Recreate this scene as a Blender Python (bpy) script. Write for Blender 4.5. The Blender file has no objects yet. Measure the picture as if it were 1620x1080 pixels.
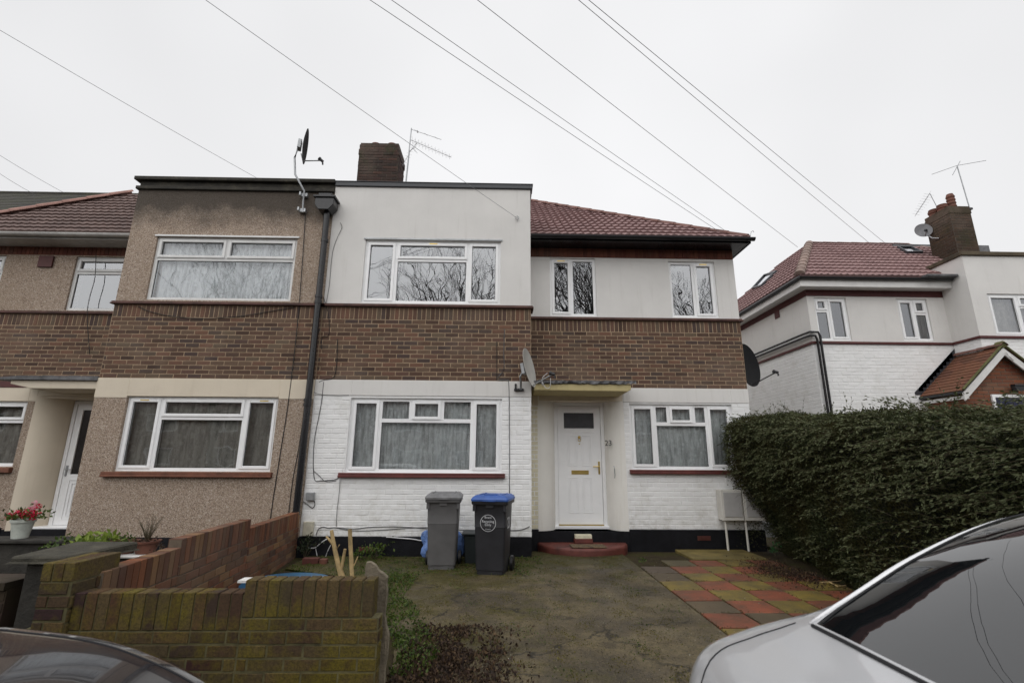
import bpy, bmesh, math, random
from mathutils import Vector, Matrix
random.seed(7)
sc = bpy.context.scene
C = sc.collection
R = math.radians

# ------------------------------------------------------------------ camera
EYE = 1.45
FPX = 765.0
PITCH, YAW, ROLL = R(13.8), R(1.14), R(0.34)
def ray(px, py):
    u = (px-810)/FPX; v = (540-py)/FPX
    c, s = math.cos(ROLL), math.sin(ROLL)
    u, v = u*c-v*s, u*s+v*c
    cp, sp = math.cos(PITCH), math.sin(PITCH)
    y = cp-v*sp; z = sp+v*cp; x = u
    cy, sy = math.cos(YAW), math.sin(YAW)
    return Vector((x*cy+y*sy, -x*sy+y*cy, z))
def at(px, py, Y):
    d = ray(px, py); d = d*(Y/d.y); return Vector((d.x, d.y, d.z+EYE))
def atz(px, py, z):
    d = ray(px, py); d = d*((z-EYE)/d.z); return Vector((d.x, d.y, z))
cam = bpy.data.cameras.new('camera'); camo = bpy.data.objects.new('camera', cam); C.objects.link(camo)
r0 = ray(810, 540).normalized(); rx = (ray(811, 540)-ray(810, 540)).normalized(); ru = rx.cross(r0).normalized()
camo.matrix_world = Matrix(((rx.x, ru.x, -r0.x, 0), (rx.y, ru.y, -r0.y, 0), (rx.z, ru.z, -r0.z, EYE), (0, 0, 0, 1)))
cam.sensor_width = 36; cam.lens = 36*FPX/1620; cam.clip_start = .05; cam.clip_end = 800
cam.dof.use_dof = True; cam.dof.focus_distance = 8.0; cam.dof.aperture_fstop = 3.5
sc.camera = camo

# ------------------------------------------------------------------ sky and sun (overcast)
SUN_EL, SUN_AZ = R(36), R(198)
w = bpy.data.worlds.new('World'); sc.world = w; w.use_nodes = True
nt = w.node_tree; nt.nodes.clear()
out = nt.nodes.new('ShaderNodeOutputWorld'); bg = nt.nodes.new('ShaderNodeBackground')
sky = nt.nodes.new('ShaderNodeTexSky'); sky.sky_type = 'NISHITA'; sky.sun_disc = False
sky.sun_elevation = SUN_EL; sky.sun_rotation = SUN_AZ; sky.air_density = 1; sky.dust_density = 6
bwn = nt.nodes.new('ShaderNodeRGBToBW'); nt.links.new(sky.outputs[0], bwn.inputs[0])
mx = nt.nodes.new('ShaderNodeMix'); mx.data_type = 'RGBA'; mx.inputs[0].default_value = .93
nt.links.new(bwn.outputs[0], mx.inputs[6])
# an even cloud deck: a little brighter high up, with very soft broad patches
tc = nt.nodes.new('ShaderNodeTexCoord'); sp = nt.nodes.new('ShaderNodeSeparateXYZ'); nt.links.new(tc.outputs['Generated'], sp.inputs[0])
mr = nt.nodes.new('ShaderNodeMapRange'); mr.inputs[1].default_value = 0; mr.inputs[2].default_value = 1; mr.inputs[3].default_value = 8.6; mr.inputs[4].default_value = 9.9
nt.links.new(sp.outputs[2], mr.inputs[0])
nz = nt.nodes.new('ShaderNodeTexNoise'); nz.inputs['Scale'].default_value = 1.3; nz.inputs['Detail'].default_value = 3; nt.links.new(tc.outputs['Generated'], nz.inputs[0])
mr2 = nt.nodes.new('ShaderNodeMapRange'); mr2.inputs[1].default_value = .3; mr2.inputs[2].default_value = .7; mr2.inputs[3].default_value = .90; mr2.inputs[4].default_value = 1.07
nt.links.new(nz.outputs[0], mr2.inputs[0])
mr3 = nt.nodes.new('ShaderNodeMapRange'); mr3.inputs[1].default_value = .80; mr3.inputs[2].default_value = 1.0; mr3.inputs[3].default_value = 1.0; mr3.inputs[4].default_value = 1.6
nt.links.new(sp.outputs[2], mr3.inputs[0]); m3 = nt.nodes.new('ShaderNodeMath'); m3.operation = 'MULTIPLY'; nt.links.new(mr.outputs[0], m3.inputs[0]); nt.links.new(mr3.outputs[0], m3.inputs[1])
mm = nt.nodes.new('ShaderNodeMath'); mm.operation = 'MULTIPLY'; nt.links.new(m3.outputs[0], mm.inputs[0]); nt.links.new(mr2.outputs[0], mm.inputs[1])
tint = nt.nodes.new('ShaderNodeMix'); tint.data_type = 'RGBA'; tint.blend_type = 'MULTIPLY'; tint.inputs[0].default_value = 1
tint.inputs[7].default_value = (.982, .984, 1.0, 1); nt.links.new(mm.outputs[0], tint.inputs[6])
nt.links.new(tint.outputs[2], mx.inputs[7])
nt.links.new(mx.outputs[2], bg.inputs[0]); bg.inputs[1].default_value = .099
nt.links.new(bg.outputs[0], out.inputs[0])
sl = bpy.data.lights.new('sun', 'SUN'); sl.energy = 1.5; sl.angle = R(100); sl.color = (1, .985, .96)
so = bpy.data.objects.new('sun', sl); C.objects.link(so)
sd = Vector((math.sin(SUN_AZ)*math.cos(SUN_EL), math.cos(SUN_AZ)*math.cos(SUN_EL), math.sin(SUN_EL)))
so.rotation_euler = sd.to_track_quat('Z', 'Y').to_euler(); so.location = sd*50
sc.view_settings.view_transform = 'Standard'; sc.view_settings.look = 'None'; sc.view_settings.exposure = .05; sc.view_settings.gamma = 1

# ------------------------------------------------------------------ object helpers
ORG = {}
def tag(o, label=None, cat=None, group=None, kind=None):
    if label: o['label'] = label
    if cat: o['category'] = cat
    if group: o['group'] = group
    if kind: o['kind'] = kind
    return o
def empty(name, loc, label, cat, group=None, rz=0):
    o = bpy.data.objects.new(name, None); C.objects.link(o); o.location = loc; o.rotation_euler = (0, 0, rz)
    o.empty_display_size = .2
    ORG[o.name] = Vector(loc)
    return tag(o, label, cat, group)
class MB:
    def __init__(s): s.v = []; s.f = []; s.c = []; s.cc = None
    def add(s, vs, fs):
        n = len(s.v); s.v += [tuple(a) for a in vs]; s.f += [tuple(n+i for i in f) for f in fs]
        if s.cc is not None: s.c += [s.cc]*len(vs)
        return s
    def box(s, x0, x1, y0, y1, z0, z1, M=None):
        vs = [Vector((x, y, z)) for x in (x0, x1) for y in (y0, y1) for z in (z0, z1)]
        if M is not None: vs = [M @ a for a in vs]
        return s.add(vs, [(0, 1, 3, 2), (4, 6, 7, 5), (0, 4, 5, 1), (2, 3, 7, 6), (0, 2, 6, 4), (1, 5, 7, 3)])
    def quad(s, a, b, c, d): return s.add([a, b, c, d], [(0, 1, 2, 3)])
    def tube(s, pts, r, n=6, r1=None, cap=True):
        pts = [Vector(p) for p in pts]; m = len(pts); vs = []; fs = []
        up = Vector((0, 0, 1))
        for i, p in enumerate(pts):
            t = (pts[min(i+1, m-1)]-pts[max(i-1, 0)]).normalized()
            a = t.cross(up if abs(t.z) < .95 else Vector((1, 0, 0))).normalized(); b = t.cross(a)
            rr = r if r1 is None else r+(r1-r)*i/(m-1)
            if isinstance(r, (list, tuple)): rr = r[i]
            for k in range(n):
                an = 2*math.pi*k/n; vs.append(p+a*math.cos(an)*rr+b*math.sin(an)*rr)
        for i in range(m-1):
            for k in range(n):
                fs.append((i*n+k, i*n+(k+1) % n, (i+1)*n+(k+1) % n, (i+1)*n+k))
        if cap: fs += [tuple(range(n)), tuple((m-1)*n+k for k in reversed(range(n)))]
        return s.add(vs, fs)
    def lathe(s, prof, c=(0, 0, 0), n=24, M=None):
        vs = []; fs = []; c = Vector(c)
        for r, z in prof:
            for k in range(n):
                an = 2*math.pi*k/n; p = Vector((r*math.cos(an), r*math.sin(an), z))
                vs.append((M @ p if M is not None else p)+c)
        for i in range(len(prof)-1):
            for k in range(n): fs.append((i*n+k, i*n+(k+1) % n, (i+1)*n+(k+1) % n, (i+1)*n+k))
        return s.add(vs, fs)
    def prism(s, poly, y0, y1, ax='y'):
        # polygon in (x,z) extruded along y   (ax='x': polygon in (y,z) extruded along x ; 'z': (x,y) along z)
        n = len(poly)
        f = {'y': lambda p, q: (p[0], q, p[1]), 'x': lambda p, q: (q, p[0], p[1]), 'z': lambda p, q: (p[0], p[1], q)}[ax]
        vs = [f(p, y0) for p in poly]+[f(p, y1) for p in poly]
        fs = [tuple(range(n)), tuple(reversed(range(n, 2*n)))]+[(i, i+n, (i+1) % n+n, (i+1) % n) for i in range(n)]
        return s.add(vs, fs)
    def build(s, name, mat, parent=None, smooth=False, bevel=0, local=False, fix=True):
        me = bpy.data.meshes.new(name)
        off = Vector((0, 0, 0))
        if parent is not None and not local:
            q = parent
            while q is not None: off += Vector(q.location); q = q.parent
        me.from_pydata([Vector(a)-off for a in s.v] if off.length > 0 else s.v, [], s.f)
        if s.c:
            ca = me.color_attributes.new('Col', 'FLOAT_COLOR', 'POINT')
            ca.data.foreach_set('color', [k for c in s.c for k in (c[0], c[1], c[2], 1)])
        if fix or bevel:
            bm = bmesh.new(); bm.from_mesh(me)
            if bevel: bmesh.ops.bevel(bm, geom=bm.edges[:], offset=bevel, segments=1, affect='EDGES', clamp_overlap=True)
            if fix: bmesh.ops.recalc_face_normals(bm, faces=bm.faces[:])
            bm.to_mesh(me); bm.free()
        if smooth:
            for p in me.polygons: p.use_smooth = True
            if smooth != True: me.set_sharp_from_angle(angle=R(smooth))
        if mat is not None: me.materials.append(mat)
        o = bpy.data.objects.new(name, me); C.objects.link(o)
        if parent is not None: o.parent = parent
        return o

# ------------------------------------------------------------------ materials
def lin(r, g, b):
    f = lambda v: (v/255/12.92) if v/255 <= .04045 else ((v/255+.055)/1.055)**2.4
    return (f(r), f(g), f(b), 1)
class NT:
    def __init__(s, name):
        s.m = bpy.data.materials.new(name); s.m.use_nodes = True; s.t = s.m.node_tree
        s.p = s.t.nodes['Principled BSDF']; s.out = s.t.nodes['Material Output']
        s.tc = s.t.nodes.new('ShaderNodeTexCoord')
    def n(s, ty, **kw):
        a = s.t.nodes.new(ty)
        for k, v in kw.items():
            if k.startswith('i_'):
                a.inputs[k[2:].replace('_', ' ')].default_value = v
            else: setattr(a, k, v)
        return a
    def L(s, a, b): s.t.links.new(a, b)
    def pos(s): return s.tc.outputs['Object']
    def noise(s, scale, detail=4, rough=.6, vec=None, dist=0):
        a = s.n('ShaderNodeTexNoise'); a.inputs['Scale'].default_value = scale; a.inputs['Detail'].default_value = detail
        a.inputs['Roughness'].default_value = rough; a.inputs['Distortion'].default_value = dist
        s.L(vec if vec is not None else s.pos(), a.inputs['Vector']); return a.outputs[0]
    def ramp(s, val, stops):
        a = s.n('ShaderNodeValToRGB'); e = a.color_ramp.elements
        e[0].position, e[0].color = stops[0][0], stops[0][1]; e[1].position, e[1].color = stops[-1][0], stops[-1][1]
        for p, c in stops[1:-1]: q = e.new(p); q.color = c
        s.L(val, a.inputs[0]); return a.outputs[0]
    def mr(s, val, a0, a1, b0=0., b1=1.):
        a = s.n('ShaderNodeMapRange'); s.L(val, a.inputs[0])
        for i, v in enumerate((a0, a1, b0, b1)): a.inputs[i+1].default_value = v
        return a.outputs[0]
    def mix(s, fac, a, b, mode='MIX'):
        q = s.n('ShaderNodeMix', data_type='RGBA', blend_type=mode)
        for i, v in ((0, fac), (6, a), (7, b)):
            if hasattr(v, 'links'): s.L(v, q.inputs[i])
            else: q.inputs[i].default_value = v
        return q.outputs[2]
    def math(s, op, a, b=None):
        q = s.n('ShaderNodeMath', operation=op)
        for i, v in ((0, a), (1, b)):
            if v is None: continue
            if hasattr(v, 'links'): s.L(v, q.inputs[i])
            else: q.inputs[i].default_value = v
        return q.outputs[0]
    def bump(s, h, strength=.4, dist=.01):
        b = s.n('ShaderNodeBump'); b.inputs['Strength'].default_value = strength; b.inputs['Distance'].default_value = dist
        s.L(h, b.inputs['Height']); s.L(b.outputs[0], s.p.inputs['Normal']); return b
    def col(s, c):
        if hasattr(c, 'links'): s.L(c, s.p.inputs['Base Color'])
        else: s.p.inputs['Base Color'].default_value = c
    def done(s, rough=.7, metal=0, spec=None, coat=0):
        s.p.inputs['Roughness'].default_value = rough; s.p.inputs['Metallic'].default_value = metal
        if spec is not None: s.p.inputs['Specular IOR Level'].default_value = spec
        if coat: s.p.inputs['Coat Weight'].default_value = coat; s.p.inputs['Coat Roughness'].default_value = .03
        return s.m
G = lambda v, a=1: (v, v, v, 1)
def c4(r, g, b): return (r, g, b, 1)
def simple(name, col, rough=.6, metal=0, nscale=14, amt=.25, bump=.15, bd=.002, coat=0, spec=None):
    m = NT(name); n = m.noise(nscale, 5); n2 = m.noise(nscale*.17, 3)
    a = tuple(c*(1-amt) for c in col[:3])+(1,); b = tuple(min(1, c*(1+amt)) for c in col[:3])+(1,)
    f = m.math('MULTIPLY', m.math('ADD', n, n2), .5)
    m.col(m.mix(m.mr(f, .35, .65), a, b)); 
    if bump: m.bump(m.noise(nscale*6, 3), bump, bd)
    return m.done(rough, metal, spec, coat)
M = {}
def brickmat(name, cols, stain=None, stainamt=0.0, rough=.88):
    m = NT(name); g = m.n('ShaderNodeNewGeometry')
    base = m.ramp(g.outputs['Random Per Island'], [(i/(len(cols)-1), c) for i, c in enumerate(cols)])
    n = m.noise(45, 6, .7); base = m.mix(m.mr(n, .35, .7, 0, .55), base, m.mix(.5, base, c4(.035, .028, .024)))
    n2 = m.noise(1.1, 4, .6); base = m.mix(m.mr(n2, .50, .72, 0, .45), base, c4(.19, .145, .115))
    if stain is not None:
        n3 = m.noise(2.3, 6, .65); base = m.mix(m.mr(n3, .62-stainamt*.5, .75, 0, .9), base, stain)
    m.col(base); m.bump(m.noise(160, 4, .7), .5, .003); return m.done(rough, spec=.25)
M['brick'] = brickmat('brown_brick', [c4(.068, .042, .032), c4(.13, .075, .052), c4(.162, .106, .072), c4(.098, .06, .045), c4(.185, .098, .066), c4(.075, .052, .047), c4(.155, .112, .075)])
M['eave_brick'] = brickmat('dark_red_brick', [c4(.13, .045, .035), c4(.2, .075, .05), c4(.10, .04, .03)])
M['mortar'] = simple('sandy_mortar', c4(.38, .28, .185), .95, nscale=30, amt=.3, bump=.5, bd=.003)
M['chim_brick'] = brickmat('sooty_brick', [c4(.028, .022, .02), c4(.06, .034, .028), c4(.04, .029, .025), c4(.08, .042, .032)], c4(.035, .04, .02), .1)
M['chim_mortar'] = simple('sooty_mortar', c4(.075, .062, .05), .95)
M['party_brick'] = brickmat('orange_brick', [c4(.14, .058, .033), c4(.235, .092, .046), c4(.10, .045, .03), c4(.27, .15, .072), c4(.08, .042, .03), c4(.19, .08, .042)], c4(.10, .09, .05), .02)
M['party_mortar'] = simple('weathered_mortar', c4(.14, .11, .08), .95)
def mossbrick():
    m = NT('mossy_brick'); g = m.n('ShaderNodeNewGeometry')
    base = m.ramp(g.outputs['Random Per Island'], [(0, c4(.055, .022, .022)), (.2, c4(.13, .09, .042)), (.4, c4(.085, .064, .034)), (.6, c4(.048, .024, .028)), (.8, c4(.155, .112, .045)), (1, c4(.09, .038, .026))])
    n = m.noise(2.6, 6, .7); base = m.mix(m.mr(n, .44, .60, 0, .85), base, c4(.155, .125, .016))
    n4 = m.noise(60, 5, .75); base = m.mix(m.mr(n4, .42, .7, 0, .8), base, c4(.028, .022, .016))
    n5 = m.noise(7, 5, .7); base = m.mix(m.mr(n5, .58, .68, 0, .6), base, c4(.04, .018, .018))
    m.col(base); m.bump(m.noise(110, 6, .75), .9, .006); return m.done(.9, spec=.2)
M['moss_brick'] = mossbrick()
M['moss_mortar'] = simple('mossy_mortar', c4(.105, .092, .042), .95, amt=.6, bump=.6, bd=.004)
def white_brick(name, base, dirt=.5):
    m = NT(name); g = m.n('ShaderNodeNewGeometry')
    v = m.mix(g.outputs['Random Per Island'], tuple(c*.93 for c in base[:3])+(1,), base)
    n = m.noise(3.2, 6, .7); v = m.mix(m.mr(n, .52, .8, 0, dirt), v, c4(.50, .48, .42))
    # runs of grime climbing from the plinth and rusty or earthy flecks
    sx = m.n('ShaderNodeSeparateXYZ'); m.L(m.pos(), sx.inputs[0])
    lo = m.mr(sx.outputs[2], .28, .95, 1, 0); n2 = m.noise(9, 6, .7)
    v = m.mix(m.math('MULTIPLY', m.math('MULTIPLY', lo, m.mr(n2, .45, .7)), .55), v, c4(.36, .33, .25))
    n3 = m.noise(38, 4, .7); v = m.mix(m.mr(n3, .70, .78, 0, .6), v, c4(.3, .25, .19))
    m.col(v); m.bump(m.noise(60, 5, .7), .45, .004); return m.done(.55, spec=.35)
M['white_brick'] = white_brick('white_painted_brick', c4(.87, .87, .865))
M['cream_brick'] = white_brick('cream_stained_painted_brick', c4(.74, .69, .52), .7)
def render_mat(name, base, dirt, topz=None):
    m = NT(name); n = m.noise(1.4, 5, .6); v = m.mix(m.mr(n, .35, .75), base, tuple(c*.90 for c in base[:3])+(1,))
    sc_ = m.n('ShaderNodeMapping'); sc_.inputs['Scale'].default_value = (9, 9, .7); m.L(m.pos(), sc_.inputs[0])
    n2 = m.noise(1.0, 6, .65, sc_.outputs[0]); v = m.mix(m.mr(n2, .55, .78, 0, .35), v, dirt)
    m.col(v); m.bump(m.noise(38, 6, .65), .35, .006); return m.done(.8, spec=.3)
M['white_render'] = render_mat('off_white_render', c4(.74, .725, .70), c4(.50, .48, .44))
M['cream_render'] = render_mat('cream_painted_render', c4(.70, .62, .50), c4(.50, .42, .32))
M['yellow_paint'] = render_mat('stained_yellow_paint', c4(.52, .44, .23), c4(.24, .17, .08))
M['old_white'] = render_mat('weathered_white_paint', c4(.84, .82, .77), c4(.50, .45, .33))
M['plinth'] = simple('black_bitumen_paint', c4(.0085, .0085, .011), .75, nscale=8, amt=.5, bump=.6, bd=.01, spec=.2)
def dash():
    m = NT('pebbledash'); v1 = m.n('ShaderNodeTexVoronoi'); v1.inputs['Scale'].default_value = 100; m.L(m.pos(), v1.inputs['Vector'])
    sep = m.n('ShaderNodeSeparateColor'); m.L(v1.outputs['Color'], sep.inputs[0])
    col = m.ramp(sep.outputs[0], [(0, c4(.16, .115, .088)), (.22, c4(.28, .21, .16)), (.5, c4(.385, .30, .232)), (.8, c4(.48, .39, .315)), (1, c4(.62, .54, .47))])
    n = m.noise(.9, 5, .6); col = m.mix(m.mr(n, .35, .7, 0, .3), col, c4(.30, .22, .15))
    # soot and damp running down from the coping, and a few larger patches
    sx = m.n('ShaderNodeSeparateXYZ'); m.L(m.pos(), sx.inputs[0]); n2 = m.noise(2.3, 6, .7)
    top = m.math('ADD', m.mr(sx.outputs[2], 5.05, 6.05, 0, .82), m.math('MULTIPLY', n2, .62))
    col = m.mix(m.mr(top, .58, .98, 0, .88), col, c4(.05, .043, .036))
    m.col(col); m.bump(v1.outputs['Distance'], .9, .008); return m.done(.85, spec=.3)
M['dash'] = dash()
def coping():
    m = NT('sooty_concrete_coping'); n = m.noise(5, 6, .7); c = m.ramp(n, [(.3, c4(.012, .012, .011)), (.55, c4(.04, .036, .028)), (.75, c4(.10, .09, .065))])
    m.col(c); m.bump(m.noise(40, 5), .6, .006); return m.done(.9)
M['coping'] = coping()
M['flashing'] = simple('dark_grey_capping', c4(.035, .038, .045), .4, amt=.12)
M['string'] = simple('red_brown_tile_creasing', c4(.085, .038, .030), .75, nscale=9, amt=.55, bump=.5, bd=.004)
M['sill'] = simple('red_painted_sill', c4(.11, .026, .022), .55, nscale=10, amt=.35, bump=.4, bd=.003)
M['sill_raw'] = simple('worn_orange_tile_sill', c4(.16, .06, .034), .7, nscale=10, amt=.45, bump=.4, bd=.003)
M['upvc'] = simple('white_window_frame', c4(.90, .905, .91), .3, nscale=4, amt=.05, bump=0)
M['upvc_old'] = simple('worn_white_window_frame', c4(.70, .70, .69), .4, nscale=6, amt=.10, bump=0)
M['seal'] = simple('black_rubber_seal', c4(.015, .015, .016), .6)
def glass(name, refl=.16, tintc=c4(.93, .96, .96)):
    m = NT(name); m.t.nodes.remove(m.p)
    tr = m.n('ShaderNodeBsdfTransparent'); tr.inputs[0].default_value = tintc
    gl = m.n('ShaderNodeBsdfGlossy'); gl.inputs['Roughness'].default_value = .0; gl.inputs[0].default_value = (.95, .97, 1, 1)
    b = m.n('ShaderNodeBump'); b.inputs['Strength'].default_value = .12; b.inputs['Distance'].default_value = .02
    m.L(m.noise(1.6, 2), b.inputs['Height']); m.L(b.outputs[0], gl.inputs['Normal'])
    fr = m.n('ShaderNodeFresnel'); fr.inputs[0].default_value = 1.5
    f = m.math('ADD', fr.outputs[0], refl); f = m.math('MINIMUM', f, 1.0)
    mxs = m.n('ShaderNodeMixShader'); m.L(f, mxs.inputs[0]); m.L(tr.outputs[0], mxs.inputs[1]); m.L(gl.outputs[0], mxs.inputs[2])
    m.L(mxs.outputs[0], m.out.inputs[0]); return m.m
M['glass'] = glass('window_glass', .21); M['glass_low'] = glass('clear_window_glass', .07)
def lace(name, base, dens, big=1.0):
    m = NT(name); mp = m.n('ShaderNodeMapping'); mp.inputs['Scale'].default_value = (1, 1, .18); m.L(m.pos(), mp.inputs[0])
    n = m.noise(16, 4, .6, mp.outputs[0]); n2 = m.noise(70, 3, .7)
    vo = m.n('ShaderNodeTexVoronoi'); vo.inputs['Scale'].default_value = 11; m.L(m.pos(), vo.inputs['Vector'])
    a = m.math('ADD', m.mr(n, .3, .7, dens-.3, dens+.22), m.mr(n2, .4, .65, -.08, .14))
    a = m.math('ADD', a, m.mr(vo.outputs['Distance'], .1, .45, .18*big, -.06*big)); 
    cl = m.n('ShaderNodeClamp'); m.L(a, cl.inputs[0]); m.L(cl.outputs[0], m.p.inputs['Alpha'])
    m.col(base); return m.done(.9, spec=.1)
M['lace'] = lace('net_curtain_lace', c4(.93, .94, .94), .90)
M['lace_bright'] = lace('bright_net_curtain', c4(.95, .955, .97), 1.0)
M['lace_dim'] = lace('dim_sheer_curtain', c4(.50, .47, .43), .90)
M['lace_stripe'] = simple('beige_drape', c4(.55, .48, .38), .9)
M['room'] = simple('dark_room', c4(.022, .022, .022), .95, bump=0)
M['room_mid'] = simple('dim_room_wall', c4(.10, .10, .10), .95, bump=0)
def rooftile(name, cols, moss=0, sc_=1.0):
    m = NT(name); g = m.n('ShaderNodeNewGeometry'); vo = m.n('ShaderNodeTexVoronoi'); vo.inputs['Scale'].default_value = 3.4*sc_; m.L(m.pos(), vo.inputs['Vector'])
    sep = m.n('ShaderNodeSeparateColor'); m.L(vo.outputs['Color'], sep.inputs[0])
    base = m.ramp(sep.outputs[0], [(i/(len(cols)-1), c) for i, c in enumerate(cols)])
    base = m.mix(m.mr(m.noise(22, 6, .7), .4, .7, 0, .45), base, c4(.06, .04, .038))
    if moss: base = m.mix(m.mr(m.noise(2.5, 6, .7), .5-moss*.3, .7, 0, moss), base, c4(.06, .065, .025))
    m.col(base); m.bump(m.noise(90, 4), .5, .004); return m.done(.75, spec=.3)
M['tile_red'] = rooftile('red_roof_tile', [c4(.235, .142, .138), c4(.30, .188, .182), c4(.265, .163, .157)])
M['tile_brown'] = rooftile('brown_red_roof_tile', [c4(.12, .082, .073), c4(.175, .12, .106), c4(.145, .10, .09)])
M['tile_clay'] = rooftile('clay_porch_tile', [c4(.16, .065, .035), c4(.22, .09, .05), c4(.13, .055, .035)], .2)
M['tile_dark'] = rooftile('mossy_slate', [c4(.016, .016, .018), c4(.035, .032, .033), c4(.024, .022, .024)], .6)
M['hip'] = simple('pink_hip_tile', c4(.30, .165, .135), .8, nscale=6, amt=.3, bump=.4)
M['hip_r'] = simple('dusty_hip_tile', c4(.215, .15, .125), .8, nscale=6, amt=.3, bump=.4)
M['hip_d'] = simple('dark_red_hip_tile', c4(.17, .085, .07), .8, nscale=6, amt=.4, bump=.4)
M['black'] = simple('black_plastic', c4(.014, .014, .016), .4, amt=.2, bump=.1)
M['black_gloss'] = simple('black_gloss_paint', c4(.012, .012, .014), .25, amt=.2, bump=.3, bd=.004)
M['white_paint'] = simple('white_gloss_board', c4(.72, .71, .69), .45, nscale=5, amt=.12)
M['grey_gutter'] = simple('grey_white_gutter', c4(.48, .47, .45), .5, nscale=7, amt=.2)
M['red_paint'] = simple('dark_red_paint', c4(.085, .018, .017), .6, amt=.25)
M['brass'] = simple('brass', c4(.62, .46, .16), .3, 1.0, amt=.15, bump=0)
M['steel'] = simple('galvanised_steel', c4(.36, .37, .38), .45, .7, amt=.25)
M['alu'] = simple('thin_aluminium', c4(.30, .30, .31), .4, .6, amt=.2, bump=0)
M['dish_grey'] = simple('weathered_grey_dish', c4(.40, .39, .36), .55, nscale=5, amt=.2)
M['dish_dark'] = simple('black_mesh_dish', c4(.008, .008, .009), .7, spec=.2)
M['lead'] = simple('weathered_lead', c4(.11, .11, .115), .7, nscale=9, amt=.6, bump=.8, bd=.01)
M['terra'] = simple('terracotta', c4(.13, .05, .032), .8, nscale=12, amt=.4)
M['cable'] = simple('grey_cable', c4(.10, .10, .105), .6, bump=0)
M['cable_b'] = simple('black_cable', c4(.01, .01, .011), .6, bump=0)
M['cable_w'] = simple('white_cable', c4(.65, .65, .66), .5, bump=0)
# ------------------------------------------------------------------ building helpers
def rects(x0, x1, z0, z1, ops):
    xs = sorted({x0, x1}|{min(max(v, x0), x1) for o in ops for v in o[:2]})
    res = []
    for a, b in zip(xs[:-1], xs[1:]):
        if b-a < 1e-4: continue
        m = (a+b)/2; cuts = sorted((max(o[2], z0), min(o[3], z1)) for o in ops if o[0] < m < o[1] and o[3] > z0 and o[2] < z1)
        z = z0
        for c0, c1 in cuts:
            if c0 > z+1e-4: res.append((a, b, z, c0))
            z = max(z, c1)
        if z1 > z+1e-4: res.append((a, b, z, z1))
    return res
def slab_wall(mb, x0, x1, z0, z1, Y, th, ops=()):
    for a, b, c, d in rects(x0, x1, z0, z1, ops): mb.box(a, b, Y, Y+th, c, d)
def brickface(mb, O, U, N, u0, u1, z0, z1, ops=(), bw=.2285, bh=.0769, gap=.0125, rel=.005, soldier=False, jit=.0012, cham=.003, phase=0., chip=0):
    # separate brick faces standing proud of the mortar on the plane through O spanned by U and Z, facing N
    O = Vector(O); U = Vector(U).normalized(); N = Vector(N).normalized(); Zv = Vector((0, 0, 1))
    rows = 1 if soldier else max(1, round((z1-z0)/bh)); rh = (z1-z0)/rows
    wd = bh if soldier else bw
    for r in range(rows):
        a = z0+r*rh; b = a+rh; mid = (a+b)/2
        spans = [(u0, u1)]
        for o in ops:
            if o[2] < mid < o[3]:
                ns = []
                for s0, s1 in spans:
                    if o[1] <= s0 or o[0] >= s1: ns.append((s0, s1)); continue
                    if o[0] > s0: ns.append((s0, o[0]))
                    if o[1] < s1: ns.append((o[1], s1))
                spans = ns
        for s0, s1 in spans:
            k = math.floor((s0-phase)/wd)-1
            off = phase+(0 if (r % 2 == 0 or soldier) else wd/2)
            while off+k*wd < s1:
                p, q = max(off+k*wd, s0), min(off+(k+1)*wd, s1); k += 1
                if q-p < gap*2.2: continue
                g = gap/2; p2 = p+g+random.uniform(-jit, jit); q2 = q-g+random.uniform(-jit, jit)
                a2 = a+g+random.uniform(-jit, jit); b2 = b-g+random.uniform(-jit, jit); h = rel+random.uniform(-jit, jit)
                tl = random.uniform(-jit, jit)
                P = lambda u, z, e: O+U*u+Zv*z+N*e
                mb.add([P(p2, a2, -.004), P(q2, a2, -.004), P(q2, b2, -.004), P(p2, b2, -.004),
                        P(p2, a2, h-cham), P(q2, a2, h-cham), P(q2, b2, h-cham), P(p2, b2, h-cham),
                        P(p2+cham, a2+cham, h+tl), P(q2-cham, a2+cham, h-tl), P(q2-cham, b2-cham, h-tl), P(p2+cham, b2-cham, h+tl)],
                       [(0, 1, 5, 4), (1, 2, 6, 5), (2, 3, 7, 6), (3, 0, 4, 7), (4, 5, 9, 8), (5, 6, 10, 9), (6, 7, 11, 10), (7, 4, 8, 11), (8, 9, 10, 11)])
    return mb
FY = ((1, 0, 0), (0, -1, 0))   # a wall facing the street: runs along X, looks to -Y
def ribbon(mb, pts, wd, th, M_=None):
    mb.tube(pts, wd, 5)
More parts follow.
